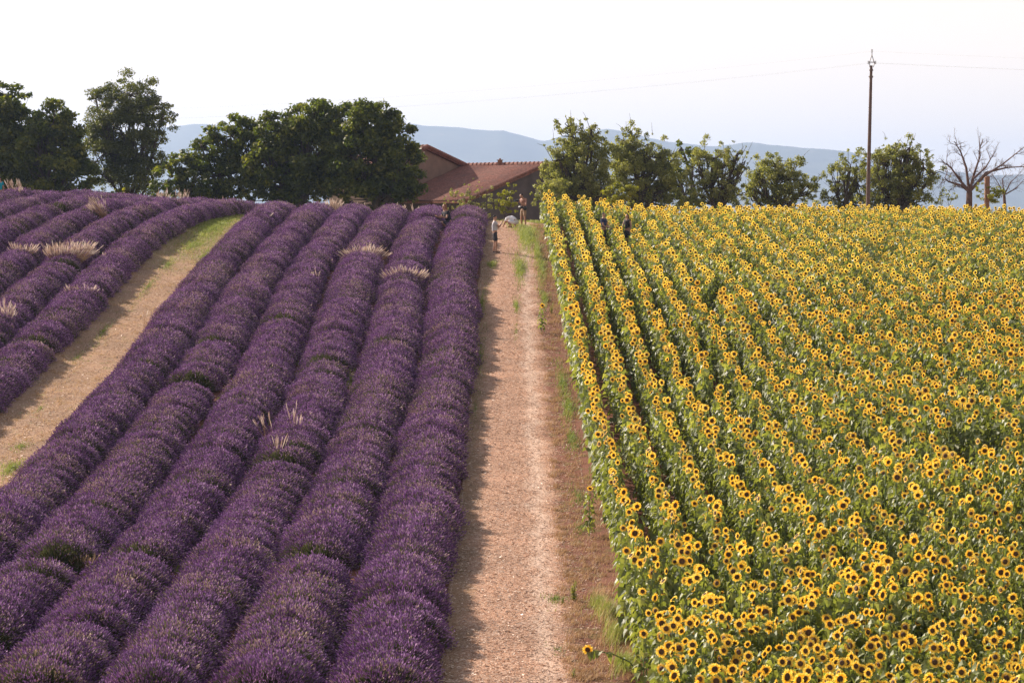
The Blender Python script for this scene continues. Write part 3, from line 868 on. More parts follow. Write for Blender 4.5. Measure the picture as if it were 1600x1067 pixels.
def tree(px, d, lobes, label, kind='dark', leaf=.17, dens=1.0, name='tree', cat='tree', seed=1, trunk=.22, sub=.30, group='trees along the crest', bare=0, shell=.62, trunks=1, cl=None):
    if cl is None: cl = 24 if kind == 'dark' else 40
    if kind == 'dark': leaf = .24; sub *= .88
    if kind == 'olive': leaf = min(leaf, .12); sub *= .84; lobes = [(a, b, c_ * 1.06, d_ * 1.04) for a, b, c_, d_ in lobes]
    s = F / d; r = np.random.default_rng(seed)
    x = (px - 800) / s; z = float(ground(x, d))
    e = empty(name, (x, d, z - .1)); tag(e, label, cat, group)
    mb = MB(); cen = crown(mb, lobes, s, px, d, r, leaf, dens, sub, shell, None, cl, (1.0, 1.0, .95) if kind == 'olive' else (1.15, 1.15, .75))
    off = np.array([x, d, z - .1])
    tb = MB()
    for tk in range(trunks):
        base = off + np.array([(tk - (trunks - 1) / 2) * .5, 0, 0])
        low = min(c[2] for c, _ in cen); fork = base + np.array([r.normal(0, .25), 0, max(.5, (low - base[2]) * .75)])
        tube(tb, [base, (base + fork) / 2 + r.normal(0, .06, 3), fork], [trunk * 1.25, trunk, trunk * .85], 8)
        for c, cc in cen[tk::trunks]:
            m = (fork + c) / 2 + r.normal(0, .25, 3) + [0, 0, -.1]
            tube(tb, [fork, m, c], [trunk * .6, trunk * .42, trunk * .22], 6)
            for q in cc[::2]:
                st = fork * .0 + (m if r.random() < .4 else c); mm = (st + q) / 2 + r.normal(0, .15, 3)
                tube(tb, [st, mm, q], [trunk * .22, trunk * .13, trunk * .05], 4, 0, 0, False)
            for q in range(bare):
                q0 = cc[r.integers(len(cc))]; dr = unit(q0 - c) + r.normal(0, .3, 3) + [0, 0, .5]
                tube(tb, [q0, q0 + dr * .25, q0 + dr * .45 + r.normal(0, .06, 3)], [.016, .010, .005], 4, 0, 0, False)
    for m in (mb, tb): m.v = [v - off for v in m.v]
    tb.build('trunk', M_bark, e); mb.build('crown', M_tleafs[kind], e)
    return e
tree(-30, 172, [(-20, 190, 62, 52), (22, 168, 30, 34), (-10, 250, 80, 60), (40, 255, 50, 60), (8, 150, 22, 20)], 'dark broad tree cut by the left edge of the photo', 'dark', seed=11)
tree(88, 170, [(85, 195, 38, 34), (108, 225, 30, 40), (80, 250, 55, 58), (80, 300, 70, 16), (60, 200, 24, 28), (120, 275, 34, 34)], 'dark round topped tree second from the left edge', 'dark', seed=12)
tree(200, 176, [(205, 150, 44, 34), (165, 175, 42, 36), (235, 185, 40, 34), (200, 215, 60, 46), (165, 240, 44, 44), (232, 245, 36, 40), (200, 280, 60, 34), (185, 303, 60, 14), (150, 150, 16, 14), (258, 175, 18, 22)],
     'tallest tree at left, open grey green crown with sky showing through', 'mid', leaf=.15, dens=.62, seed=13, sub=.25, bare=4, shell=.55, cl=19)
tree(278, 168, [(285, 268, 26, 32), (262, 285, 26, 28), (305, 282, 24, 28), (275, 303, 50, 16)], 'low dark tree filling the gap right of the tallest left tree', 'dark', seed=14, trunk=.12)
tree(352, 170, [(362, 212, 40, 28), (330, 240, 32, 36), (385, 235, 34, 44), (350, 275, 52, 38), (345, 303, 60, 16), (315, 228, 14, 14)], 'medium green tree left of the big round one, sunlit leaves low down', 'dark', dens=.8, seed=15, bare=2)
tree(475, 168, [(488, 192, 52, 38), (440, 212, 42, 40), (530, 205, 44, 40), (480, 250, 66, 54), (425, 265, 44, 44), (460, 285, 70, 30), (450, 308, 80, 14)], 'biggest dark green tree with a domed crown left of the farmhouse', 'dark', seed=16, trunk=.35)
tree(590, 166, [(572, 198, 46, 38), (610, 225, 42, 44), (560, 250, 60, 56), (625, 265, 36, 46), (600, 285, 62, 30), (590, 310, 80, 14), (642, 288, 22, 24)], 'dark dense tree touching the farmhouse roof, merged with the domed tree', 'dark', seed=17, trunk=.32)
tree(905, 158, [(892, 214, 20, 24), (926, 218, 20, 24), (880, 250, 24, 34), (915, 258, 38, 42), (885, 290, 38, 26), (930, 292, 26, 26), (905, 312, 52, 16), (889, 200, 7, 14), (924, 204, 7, 13), (868, 232, 8, 14)], 'tall olive tree with two feathery tops right of the farmhouse', 'olive', dens=.75, leaf=.14, seed=18, bare=3, sub=.27)
tree(858, 156, [(868, 296, 18, 20), (854, 306, 16, 12)], 'greyish shrub at the corner where the sunflowers meet the farmhouse', 'olive', name='shrub', cat='shrub', dens=.8, seed=19, trunk=.06, group='shrubs along the crest')
tree(990, 160, [(985, 225, 24, 20), (972, 252, 26, 28), (1010, 245, 28, 26), (1035, 262, 24, 32), (1000, 280, 44, 34), (1030, 300, 34, 18), (1010, 314, 60, 16), (984, 214, 10, 12), (1012, 226, 9, 12)], 'wide olive tree behind the lime bush', 'olive', dens=.7, leaf=.14, seed=20, bare=5, sub=.27)
tree(1066, 170, [(1068, 240, 20, 18), (1055, 262, 20, 26), (1082, 252, 14, 18), (1065, 288, 24, 24), (1065, 312, 34, 16)], 'darker tree seen behind, between the wide olive and the leaning olive', 'dark', dens=.7, leaf=.14, seed=21, sub=.27)
tree(1118, 158, [(1112, 248, 24, 20), (1098, 272, 28, 26), (1128, 278, 26, 32), (1148, 254, 12, 22), (1155, 262, 12, 10), (1108, 298, 34, 16), (1146, 296, 14, 18), (1118, 314, 46, 14), (1152, 240, 7, 16), (1162, 256, 8, 9)], 'leaning olive tree with a thin branch flaring out on its right', 'olive', dens=.72, leaf=.14, seed=22, bare=4, sub=.27, trunks=2)
tree(1215, 162, [(1212, 262, 30, 18), (1195, 282, 28, 24), (1230, 280, 26, 24), (1258, 290, 20, 22), (1212, 304, 44, 14), (1170, 300, 14, 14), (1215, 316, 60, 12)], 'low rounded olive tree standing alone before the blue hill', 'olive', dens=.75, leaf=.14, seed=23, bare=3, sub=.28)
tree(1322, 160, [(1328, 262, 20, 18), (1310, 284, 20, 24), (1338, 286, 20, 28), (1322, 305, 30, 12), (1322, 318, 38, 12)], 'olive tree just left of the utility pole', 'olive', dens=.75, leaf=.14, seed=24, bare=4, sub=.28)
tree(1402, 158, [(1380, 252, 26, 22), (1412, 245, 28, 20), (1442, 262, 18, 22), (1390, 280, 40, 26), (1425, 288, 34, 26), (1400, 304, 50, 14), (1458, 272, 10, 12), (1402, 317, 60, 13), (1396, 232, 12, 10), (1420, 232, 12, 9)], 'wide olive tree right of the utility pole', 'olive', dens=.66, leaf=.14, seed=25, bare=5, sub=.27, trunks=3)
tree(1478, 158, [(1478, 308, 16, 10), (1470, 300, 8, 8)], 'sparse small shrub left of the bare tree', 'olive', name='shrub', cat='shrub', dens=.45, leaf=.12, seed=26, trunk=.04, group='shrubs along the crest', bare=4)
tree(1546, 152, [(1546, 304, 20, 12), (1538, 296, 10, 8), (1558, 298, 8, 8)], 'small yellow green shrub beneath the bare tree', 'lime', name='shrub', cat='shrub', dens=.8, leaf=.12, seed=27, trunk=.04, group='shrubs along the crest')
tree(970, 148, [(970, 300, 24, 15), (955, 306, 12, 12), (985, 304, 12, 12)], 'bright lime green bush rising behind the first sunflowers', 'lime', name='shrub', cat='shrub', dens=1.0, leaf=.10, seed=28, trunk=.05, group='shrubs along the crest')
tree(790, 146, [(792, 312, 16, 14), (798, 298, 8, 8), (790, 328, 12, 8), (782, 316, 8, 10)], 'yellow green shrub before the dark farmhouse wall', 'lime', name='shrub', cat='shrub', dens=.9, leaf=.10, seed=29, trunk=.05, group='shrubs along the crest')
tree(732, 147, [(718, 314, 16, 12), (740, 312, 16, 10), (733, 296, 5, 12), (760, 320, 12, 16), (704, 318, 8, 8), (752, 308, 8, 10)], 'straggly olive green shrub below the farmhouse roof', 'olive', name='shrub', cat='shrub', dens=.7, leaf=.10, seed=30, trunk=.05, group='shrubs along the crest', bare=3)
tree(195, 142, [(194, 304, 12, 6)], 'tiny yellow green shrub on the crest before the tallest left tree', 'lime', name='shrub', cat='shrub', dens=.6, leaf=.09, seed=31, trunk=.03, group='shrubs along the crest')

def bare_tree(px, d, label, limbs, r0, seed, name='bare_tree'):
    s = F / d; r = np.random.default_rng(seed); x = (px - 800) / s; z = float(ground(x, d))
    e = empty(name, (x, d, z - .1)); tag(e, label, 'bare tree', None)
    tb = MB(); br = MB(); tw = MB()
    def W(q): return np.array([(q[0] - px) / s, r.normal(0, .25), (HOR - q[1]) / s - z + .1])
    def grow(p, dirn, L, rad, dep, out):
        n = 4; pts = [p]; dd = dirn.copy()
        for k in range(n):
            dd = unit(dd + r.normal(0, .16, 3) + [0, 0, .03]); pts.append(pts[-1] + dd * L / n)
        tube(out, pts, np.linspace(rad, rad * .5, n + 1), 5 if dep > 1 else 3, 0, 0, False)
        if dep > 0:
            for k in range(3 if dep > 1 else 4):
                i = r.integers(1, n + 1)
                nd = unit(dd + r.normal(0, .62, 3) * [1, .8, .8] + [0, 0, .05])
                grow(pts[i], nd, L * r.uniform(.5, .75), rad * .5, dep - 1, out)
    base = np.array([0, 0, 0.])
    first = W(limbs[0][0])
    tube(tb, [base, base * .3 + first * .7 + [0.05, 0, 0], first], [r0 * 1.3, r0, r0 * .9], 9)
    for lim in limbs:
        pts = [W(q) for q in lim]; pts[0] = first
        tube(br, pts, np.linspace(r0 * .48, r0 * .10, len(pts)), 6, 0, 0, False)
        for i in range(1, len(pts)):
            for q in range(4):
                dr = unit(pts[i] - pts[i - 1]); nd = unit(dr + r.normal(0, .6, 3) + [0, 0, -.05])
                p0 = pts[i] + (pts[i - 1] - pts[i]) * r.random() * .7
                grow(p0, nd, r.uniform(.7, 1.3) * 14 / s, r0 * .11, 3, tw)
    tb.build('trunk', M_greybark, e); br.build('limb', M_greybark, e); tw.build('twigs', M_greybark, e)
bare_tree(1508, 154, 'leafless dead tree with dark spreading limbs near the right edge',
          [[(1512, 300), (1508, 262), (1500, 238), (1488, 222)], [(1512, 300), (1522, 270), (1530, 245), (1528, 225)], [(1512, 300), (1535, 275), (1565, 258), (1600, 230)],
           [(1512, 300), (1498, 282), (1485, 262), (1476, 256)], [(1512, 300), (1500, 290), (1482, 284), (1474, 278)], [(1512, 300), (1518, 280), (1540, 262), (1552, 240)], [(1512, 300), (1540, 270), (1575, 262), (1610, 260)]], .20, 41)
bare_tree(1572, 160, 'smaller leafless dark tree behind, at the right edge',
          [[(1568, 305), (1560, 288), (1552, 275)], [(1568, 305), (1578, 285), (1590, 274)], [(1568, 305), (1585, 295), (1600, 280)], [(1568, 305), (1566, 280), (1572, 272)]], .10, 42)

# ------------------------------------------------------------------ brick pillar beside the dead tree
def bx(mb, c, sz, mat=0, M=None): box(mb, [c[i] - sz[i] / 2 for i in range(3)], [c[i] + sz[i] / 2 for i in range(3)], mat, M)
M_wall = plain('render_wall', (.24, .155, .12), .9, .18, 1.6)
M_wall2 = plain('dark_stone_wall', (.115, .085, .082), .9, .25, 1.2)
M_tile, nt, bt = newmat('terracotta_tiles')
gt = nt.nodes.new('ShaderNodeTexCoord')
tn1 = noise(nt, 1.1, 5, gt.outputs['Object']); tn2 = noise(nt, 7, 3, gt.outputs['Object'])
tc = ramp(nt, [(.3, (.13, .045, .030)), (.5, (.25, .088, .058)), (.7, (.37, .16, .11))], tn2)
nt.links.new(mixc(nt, ramp(nt, [(.35, (0, 0, 0)), (.7, (.6, .6, .6))], tn1), tc, (.15, .085, .07)), bt.inputs['Base Color'])
bt.inputs['Roughness'].default_value = .85
M_brick = plain('old_brick', (.24, .125, .075), .9, .3, 8)
pc = P(1541, 152, py=300); e = empty('brick_pillar', (pc[0], 152, float(ground(pc[0], 152)) - .1)); tag(e, 'weathered orange brick pillar standing behind the dead tree', 'pillar')
mb = MB(); top = (HOR - 279) / F * 152 - e.location.z
for k in range(9):
    bx(mb, (0, 0, top * (k + .5) / 9), (.27 - .01 * (k % 2), .27 - .012 * (k % 2), top / 9 - .004))
mb.build('shaft', M_brick, e); mb = MB(); bx(mb, (0, 0, top + .03), (.30, .30, .06)); bx(mb, (.03, 0, top + .09), (.2, .22, .06)); mb.build('cap', M_brick, e)

# ------------------------------------------------------------------ farmhouse: a low barn and a taller wing behind it
A = np.array([(855 - 800) / F * 172, 172.0, (HOR - 258) / F * 172])
ud = np.array([-math.sqrt(.5), math.sqrt(.5), 0]); gd_ = np.array([-math.sqrt(.5), -math.sqrt(.5), 0]); up = np.array([0, 0, 1.])
GZ = float(ground(A[0], A[1])) - 1.5
SL = .33
def Wp(u, g_, z): return A + ud * u + gd_ * g_ + up * z
farm = empty('farmhouse', tuple(Wp(8, 0, 0) * [1, 1, 0] + [0, 0, GZ])); tag(farm, 'old farmhouse with low pitched terracotta tile roofs behind the crest', 'farmhouse')
fo_ = np.array(farm.location)
def fbuild(mb, name, mat, parent=farm, smooth=False):
    mb.v = [v - fo_ for v in mb.v]; return mb.build(name, mat, parent, smooth)
def roof_panel(u0, u1, g0, z0, g1, z1, name='roof'):
    """corrugated tile slope from ridge (g0,z0) to eave (g1,z1)"""
    nu = int(abs(u1 - u0) / .055); ng = 26
    us = np.linspace(u0, u1, nu); ts = np.linspace(0, 1, ng)
    U, T = np.meshgrid(us, ts)
    course = (T * (ng - 1) * .5) % 1.0
    Zc = .045 * np.abs(np.sin(U / .22 * math.pi)) + .02 * course + .05 * (vnoise(U * .8, T * 6 + g1) - .5)
    Pm = A + ud * U[..., None] + gd_ * (g0 + (g1 - g0) * T)[..., None] + up * (z0 + (z1 - z0) * T + Zc + .06)[..., None]
    i, j = np.meshgrid(np.arange(ng - 1), np.arange(nu - 1), indexing='ij'); i = i.ravel(); j = j.ravel()
    mb = MB(); mb.add(Pm.reshape(-1, 3), np.stack([i * nu + j, i * nu + j + 1, (i + 1) * nu + j + 1, (i + 1) * nu + j], 1))
    # underside boards
    a = [Wp(u0, g0, z0 - .1), Wp(u1, g0, z0 - .1), Wp(u1, g1, z1 - .1), Wp(u0, g1, z1 - .1)]
    b = [Wp(u0, g0, z0 + .06), Wp(u1, g0, z0 + .06), Wp(u1, g1, z1 + .06), Wp(u0, g1, z1 + .06)]
    mb.add(a + b, [[0, 1, 2, 3], [0, 1, 5, 4], [1, 2, 6, 5], [2, 3, 7, 6], [3, 0, 4, 7]], 0)
    return fbuild(mb, name, M_tile)
def verge(u, g0, z0, g1, z1, th=.10, parent=None):
    mb = MB(); n = 22
    for k in range(n):
        t0, t1 = k / n, (k + 1.25) / n
        tube(mb, [Wp(u, g0 + (g1 - g0) * t0, z0 + (z1 - z0) * t0 + .12), Wp(u, g0 + (g1 - g0) * t1, z0 + (z1 - z0) * t1 + .10)], [th, th * 1.15], 7)
    return fbuild(mb, 'verge_tiles', M_tile, parent or farm)
def ridge(u0, u1, z, g=0.0):
    mb = MB(); n = int(abs(u1 - u0) / .38)
    for k in range(n):
        a_, b_ = u0 + (u1 - u0) * k / n, u0 + (u1 - u0) * (k + 1.15) / n
        tube(mb, [Wp(a_, g, z + .10), Wp(b_, g, z + .07)], [.15, .11], 8)
    return fbuild(mb, 'ridge_tiles', M_tile)
# gable walls as prisms
def gable(u0, u1, prof, name, mat=None):
    mb = MB(); n = len(prof)
    a = [Wp(u0, g, z) for g, z in prof]; b = [Wp(u1, g, z) for g, z in prof]
    mb.add(a + b, [list(range(n)), list(range(2 * n - 1, n - 1, -1))] if n == 5 else [list(range(n))], 0)
    k = np.arange(n); mb.add(a + b, np.stack([k, k + n, (k + 1) % n + n, (k + 1) % n], 1), 0)
    return fbuild(mb, name, mat or M_wall)
gb = GZ - A[2]
WL = 7.2
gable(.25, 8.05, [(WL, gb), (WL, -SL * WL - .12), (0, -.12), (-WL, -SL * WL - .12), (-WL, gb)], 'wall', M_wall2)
ap = 3.65; za = SL * ap
gable(8.1, 13.0, [(8, gb), (8, za - SL * (8 - ap) - .12), (ap, za - .12), (-WL, -SL * WL - .12), (-WL, gb)], 'wall')
roof_panel(0, 8.05, 0, 0, WL + .35, -SL * (WL + .35))
roof_panel(0, 8.05, 0, 0, -WL - .35, -SL * (WL + .35))
roof_panel(7.85, 13.2, ap, za, -WL - .3, -SL * (WL + .3) + .004)
roof_panel(7.85, 13.2, ap, za, 8.3, za - SL * (8.3 - ap))
verge(.05, 0, 0, WL + .3, -SL * (WL + .3)); verge(.05, 0, 0, -WL - .3, -SL * (WL + .3))
verge(7.85, ap, za, 0, 0, .13); verge(7.85, ap, za, 8.2, za - SL * (8.2 - ap), .13)
ridge(0, 7.9, 0); ridge(7.85, 13, za, ap)
mb = MB(); c0 = Wp(4.5, 0, 0)
box(mb, c0 + [-.16, -.16, -.1], c0 + [.16, .16, .34]); box(mb, c0 + [-.21, -.21, .34], c0 + [.21, .21, .40]); tube(mb, [c0 + [0, 0, .40], c0 + [0, 0, .50]], [.09, .06], 8)
fbuild(mb, 'chimney', M_brick)

# ------------------------------------------------------------------ utility pole and its wires
M_pole = plain('pole_wood', (.13, .085, .07), .85, .25, 3)
M_metal = plain('dull_metal', (.16, .12, .11), .6, .2, 5, .4)
M_ins = plain('insulator_glass', (.30, .30, .32), .3, .1, 5)
M_wire = plain('wire', (.35, .33, .34), .6, .1, 5)
PD = 150.0; ps = F / PD
pg = float(ground((1355 - 800) / ps, PD))
pole = empty('utility_pole', ((1355 - 800) / ps, PD, pg)); tag(pole, 'tall thin brown utility pole rising behind the sunflowers', 'utility pole')
po = np.array(pole.location)
def pp(px, py, dy=0.0): return np.array([(px - 800) / ps, PD + dy, (HOR - py) / ps]) - po
mb = MB(); zt = pp(1359, 104)
tube(mb, [np.array([0, 0, -.3]), pp(1355.5, 300), pp(1357.3, 200), zt], [.13, .12, .10, .08], 12); mb.build('shaft', M_pole, pole)
mb = MB()
tube(mb, [zt + [-.09, 0, -.1], pp(1356.6, 98), pp(1360, 88)], .022, 5); tube(mb, [zt + [.12, 0, -.1], pp(1364, 101), pp(1360, 88)], .022, 5)
tube(mb, [pp(1360, 90), pp(1360, 81)], .02, 5); tube(mb, [pp(1355, 99), pp(1365, 99)], .025, 5); tube(mb, [pp(1355, 121), pp(1361, 121)], .02, 5)
tube(mb, [zt + [0, 0, -.32], zt + [0, 0, -.22]], [.115, .115], 12); tube(mb, [pp(1358.7, 123), pp(1358.7, 120)], [.125, .125], 12)
mb.build('bracket', M_metal, pole)
ends = []
for q in (pp(1354.5, 100), pp(1365.5, 100), pp(1360, 82)):
    mb = MB()
    for k in range(3): ball(mb, q + [0, 0, .07 * k - .05], (.055, .055, .028), 8, 5)
    mb.build('insulator', M_ins, pole); ends.append(q)
for k, q in enumerate(ends):
    w = q + po
    for sgn, dxy in ((-1, (-52, 34)), (1, (46, 8))):
        mb = MB(); far = w + np.array([dxy[0], dxy[1], (-2.2 if sgn < 0 else -.9)])
        t = np.linspace(0, 1, 24)[:, None]; pts = w + (far - w) * t; pts[:, 2] -= (1.0 if sgn < 0 else .35) * 4 * (t * (1 - t))[:, 0] * .6
        tube(mb, pts - po, .002, 4)
        o = mb.build('wire', M_wire, pole)

# ------------------------------------------------------------------ people
M_skin = plain('skin', (.36, .19, .125), .6, .08, 9)
def cloth(name, c): return plain(name, c, .9, .12, 12)
def skinmesh(name, chains, mat, parent, sub=1):
    me = bpy.data.meshes.new(name); vs, es, rs, roots = [], [], [], []
    idx = {}
    for ch in chains:
        prev = None; island = ch.get('island')
        for key, p, r in ch['pts']:
            kk = (key, island)
            if key is None or kk not in idx:
                vs.append(tuple(p)); rs.append(r); i = len(vs) - 1
                if key is not None: idx[kk] = i
                if prev is None: roots.append(i)
            else: i = idx[kk]
            if prev is not None: es.append((prev, i))
            prev = i
    me.from_pydata(vs, es, []); me.update()
    o = bpy.data.objects.new(name, me); C.objects.link(o); o.parent = parent
    me.materials.append(mat)
    m = o.modifiers.new('skin', 'SKIN'); m.use_smooth_shade = True
    for i, r in enumerate(rs):
        me.skin_vertices[0].data[i].radius = (r, r)
        me.skin_vertices[0].data[i].use_root = i in roots
    s = o.modifiers.new('sub', 'SUBSURF'); s.levels = sub; s.render_levels = sub
    return o
BASE = dict(pelvis=(0, 0, .95), waist=(0, 0, 1.08), chest=(0, 0, 1.28), uchest=(0, 0, 1.42), neck=(0, .005, 1.50), jaw=(0, .02, 1.57), head=(0, .015, 1.655), crown=(0, 0, 1.735),
            shL=(-.17, 0, 1.42), elL=(-.23, -.02, 1.14), wrL=(-.23, .05, .90), haL=(-.23, .08, .82),
            shR=(.17, 0, 1.42), elR=(.23, -.02, 1.14), wrR=(.23, .05, .90), haR=(.23, .08, .82),
            hiL=(-.09, 0, .90), knL=(-.10, .02, .50), caL=(-.10, -.01, .34), anL=(-.10, -.02, .09), toL=(-.11, .13, .04),
            hiR=(.09, 0, .90), knR=(.10, .02, .50), caR=(.10, -.01, .34), anR=(.10, -.02, .09), toR=(.11, .13, .04))
RAD = dict(pelvis=.125, waist=.115, chest=.135, uchest=.105, neck=.052, jaw=.07, head=.092, crown=.06, sh=.055, el=.042, wr=.028, ha=.034, hi=.085, kn=.056, ca=.052, an=.036, to=.032)
def person(px, loc, rz, label, ov, shirt, legs, hair, hairlen=0.0, s=1.0, shoes=(.02, .018, .02), sleeve=.6, group=None, bareleg=True, skirt=False):
    J = {k: np.array(v, float) for k, v in BASE.items()}; J.update({k: np.array(v, float) for k, v in ov.items()})
    e = empty('person', loc, rz); e.scale = (s, s, s); tag(e, label, 'person', group)
    rr = lambda k: RAD[k] if k in RAD else RAD[k[:2]]
    pt = lambda k, add=0.0: (k, J[k], rr(k) + add)
    ch = [{'pts': [pt(k) for k in ('pelvis', 'waist', 'chest', 'uchest', 'neck', 'jaw', 'head', 'crown')]}]
    for S in 'LR':
        ch.append({'pts': [pt('uchest'), pt('sh' + S), pt('el' + S), pt('wr' + S), pt('ha' + S)]})
        ch.append({'pts': [pt('pelvis'), pt('hi' + S), pt('kn' + S), pt('ca' + S), pt('an' + S), pt('to' + S)]})
    hd = unit(J['crown'] - J['jaw'])
    fwd = np.array(ov.get('face', (0, 1, 0)), float); fwd = unit(fwd - hd * np.dot(fwd, hd)); rt = np.cross(fwd, hd)
    # nose and ears as short stubs, fingers as their own chains from the palm
    hc = (J['jaw'] + J['head']) / 2
    ch.append({'island': 'nose', 'pts': [(None, hc + fwd * .05, .016), (None, hc + fwd * .098 - hd * .008, .012)]})
    for q in (-1, 1): ch.append({'island': 'ear%d' % q, 'pts': [(None, hc + rt * q * .07, .018), (None, hc + rt * q * .092 + hd * .01, .014)]})
    for S, q in (('L', -1), ('R', 1)):
        w, h = J['wr' + S], J['ha' + S]; a = unit(h - w); b = unit(np.cross(a, [.2, 1, .3])); c = np.cross(a, b)
        for f in range(4):
            o_ = h + b * (f - 1.5) * .019; l = (.070, .080, .074, .058)[f]
            ch.append({'island': 'f%s%d' % (S, f), 'pts': [(None, o_, .010), (None, o_ + a * l * .5 + c * .006, .009), (None, o_ + a * l * .85 + c * .028, .008)]})
        ch.append({'island': 't' + S, 'pts': [(None, w + a * .03 - b * .02, .012), (None, w + a * .06 - b * .05, .010), (None, w + a * .085 - b * .058 + c * .012, .009)]})
    body = skinmesh('body', ch, M_skin, e)
    eb = MB()
    for q in (-1, 1): ball(eb, J['head'] * .55 + J['jaw'] * .45 + fwd * .082 + rt * q * .032, .010, 6, 4)
    eb.build('eyes', cloth('eye', (.02, .015, .012)), e)
    mo = MB(); tube(mo, [J['jaw'] + fwd * .068 + rt * k for k in (-.022, 0, .022)], [.003, .007, .003], 5); mo.build('mouth', cloth('lips', (.28, .09, .07)), e)
    ms = cloth('shirt_cloth', shirt); ml = cloth('leg_cloth', legs)
    c2 = [{'pts': [('pelvis', J['pelvis'] + (J['waist'] - J['pelvis']) * .2, .142), ('waist', J['waist'], .134), ('chest', J['chest'], .152), ('uchest', J['uchest'], .118), (None, J['uchest'] + (J['neck'] - J['uchest']) * .5, .070)]}]
    for S in 'LR':
        c2.append({'pts': [('uchest', J['uchest'], .118), ('sh' + S, J['sh' + S], .072), (None, J['sh' + S] + (J['el' + S] - J['sh' + S]) * sleeve, .056)]})
    skinmesh('shirt', c2, ms, e)
    c3 = [{'pts': [('waist', J['pelvis'] + (J['waist'] - J['pelvis']) * .55, .128), ('pelvis', J['pelvis'], .142)]}]
    for S in 'LR':
        L = [('pelvis', J['pelvis'], .142), ('hi' + S, J['hi' + S], .104), (None, J['hi' + S] * .45 + J['kn' + S] * .55, .090)]
        if bareleg: L.append((None, J['hi' + S] * .08 + J['kn' + S] * .92, .080))
        else: L += [(None, J['kn' + S], .072), (None, J['ca' + S], .064), (None, J['an' + S] + [0, 0, .03], .055)]
        c3.append({'pts': L})
    skinmesh('shorts' if bareleg else 'trousers', c3, ml, e)
    msh = cloth('shoe_leather', shoes)
    for S in 'LR':
        a, t = J['an' + S], J['to' + S]; dirn = unit((t - a) * [1, 1, 0.01])
        skinmesh('shoe', [{'pts': [(None, a - dirn * .03 - [0, 0, .02], .042), (None, (a + t) / 2 - [0, 0, .015], .044), (None, t + dirn * .03, .036)]}], msh, e)
    mh = cloth('hair', hair)
    hp2 = [(None, J['head'] - fwd * .022 - hd * .01, .094), (None, J['head'] * .45 + J['crown'] * .55 - fwd * .012, .090), (None, J['crown'] + hd * .014, .05)]
    if hairlen > 0:
        hp2 = [(None, J['neck'] - fwd * .075 - np.array([0, 0, hairlen]), .05), (None, J['neck'] - fwd * .07, .075)] + hp2
    skinmesh('hair', [{'pts': hp2}], mh, e)
    return e, J
def prop(name, label, cat, loc, rz, s=1.0):
    e = empty(name, loc, rz); e.scale = (s, s, s); tag(e, label, cat); return e
M_black = plain('black_plastic', (.012, .012, .014), .4, .2, 10)
# boy holding up a phone, seen from the side, facing right (local +y is his forward)
x, y, z = ground_at(773, 396)
lz = -math.pi / 2 + .12
person(773, (x, y, z), lz, 'boy in grey T-shirt and dark shorts on the track, holding up a phone',
       dict(haR=(.07, .37, 1.50), wrR=(.09, .33, 1.42), elR=(.18, .20, 1.19), haL=(-.02, .37, 1.47), wrL=(-.04, .33, 1.40), elL=(-.17, .18, 1.17), pelvis=(0, .02, .95),
            anL=(-.10, -.05, .09), toL=(-.12, .10, .04), anR=(.10, .06, .09), toR=(.11, .22, .04), knR=(.10, .07, .50), caR=(.10, .04, .34), head=(0, .02, 1.655), crown=(0, -.01, 1.735)),
       (.42, .42, .46), (.022, .02, .028), (.012, .009, .008), 0, 1.0)
ph = prop('phone', 'small phone held up by the boy on the track', 'phone', (x, y, z), lz, 1.0)
mb = MB(); box(mb, (-.02, .415, 1.50), (.06, .427, 1.64)); mb.build('case', M_black, ph)
mb = MB(); box(mb, (-.014, .411, 1.508), (.054, .415, 1.632)); mb.build('screen', plain('screen_glass', (.10, .12, .14), .15, .05, 3), ph)
# man with camera
x, y, z = ground_at(818, 356)
rzm = math.pi / 2 + .7
person(818, (x, y, z), rzm, 'man in tan shorts standing at the end of the track, bent over his camera',
       dict(uchest=(0, .04, 1.41), neck=(0, .08, 1.49), jaw=(0, .15, 1.53), head=(0, .16, 1.615), crown=(0, .13, 1.70), face=(0, 1, -.7),
            haR=(.05, .36, 1.36), wrR=(.11, .30, 1.34), elR=(.36, .12, 1.28), haL=(-.06, .37, 1.33), wrL=(-.12, .30, 1.26), elL=(-.30, .10, 1.12), anL=(-.17, 0, .09), toL=(-.2, .14, .04), knL=(-.14, .03, .5),
            caL=(-.15, 0, .34), anR=(.17, 0, .09), toR=(.2, .14, .04), knR=(.14, .03, .5), caR=(.15, 0, .34)),
       (.30, .16, .12), (.30, .20, .13), (.02, .014, .012), 0, 1.0, sleeve=.7)
cm = prop('camera', 'black camera held at the chest of the man in tan shorts', 'camera', (x, y, z), rzm)
mb = MB(); box(mb, (-.085, .36, 1.29), (.085, .44, 1.41)); box(mb, (-.035, .37, 1.41), (.035, .42, 1.44)); mb.build('body', M_black, cm)
mb = MB(); tube(mb, [(0, .44, 1.345), (0, .50, 1.345), (0, .60, 1.345)], [.045, .048, .052], 14); mb.build('lens', M_black, cm)
bg_ = prop('waist_bag', 'black bag slung round the waist of the man in tan shorts', 'bag', (x, y, z), rzm)
mb = MB(); ball(mb, (0, .20, 1.02), (.17, .075, .085), 14, 9); ball(mb, (-.20, .08, .98), (.08, .12, .11), 12, 8); mb.build('pouch', M_black, bg_)
mb = MB(); th = np.linspace(0, 2 * math.pi, 25); tube(mb, np.stack([.165 * np.cos(th), .155 * np.sin(th), 1.05 + 0 * th], 1), .018, 6, cap=False); mb.build('belt', M_black, bg_)
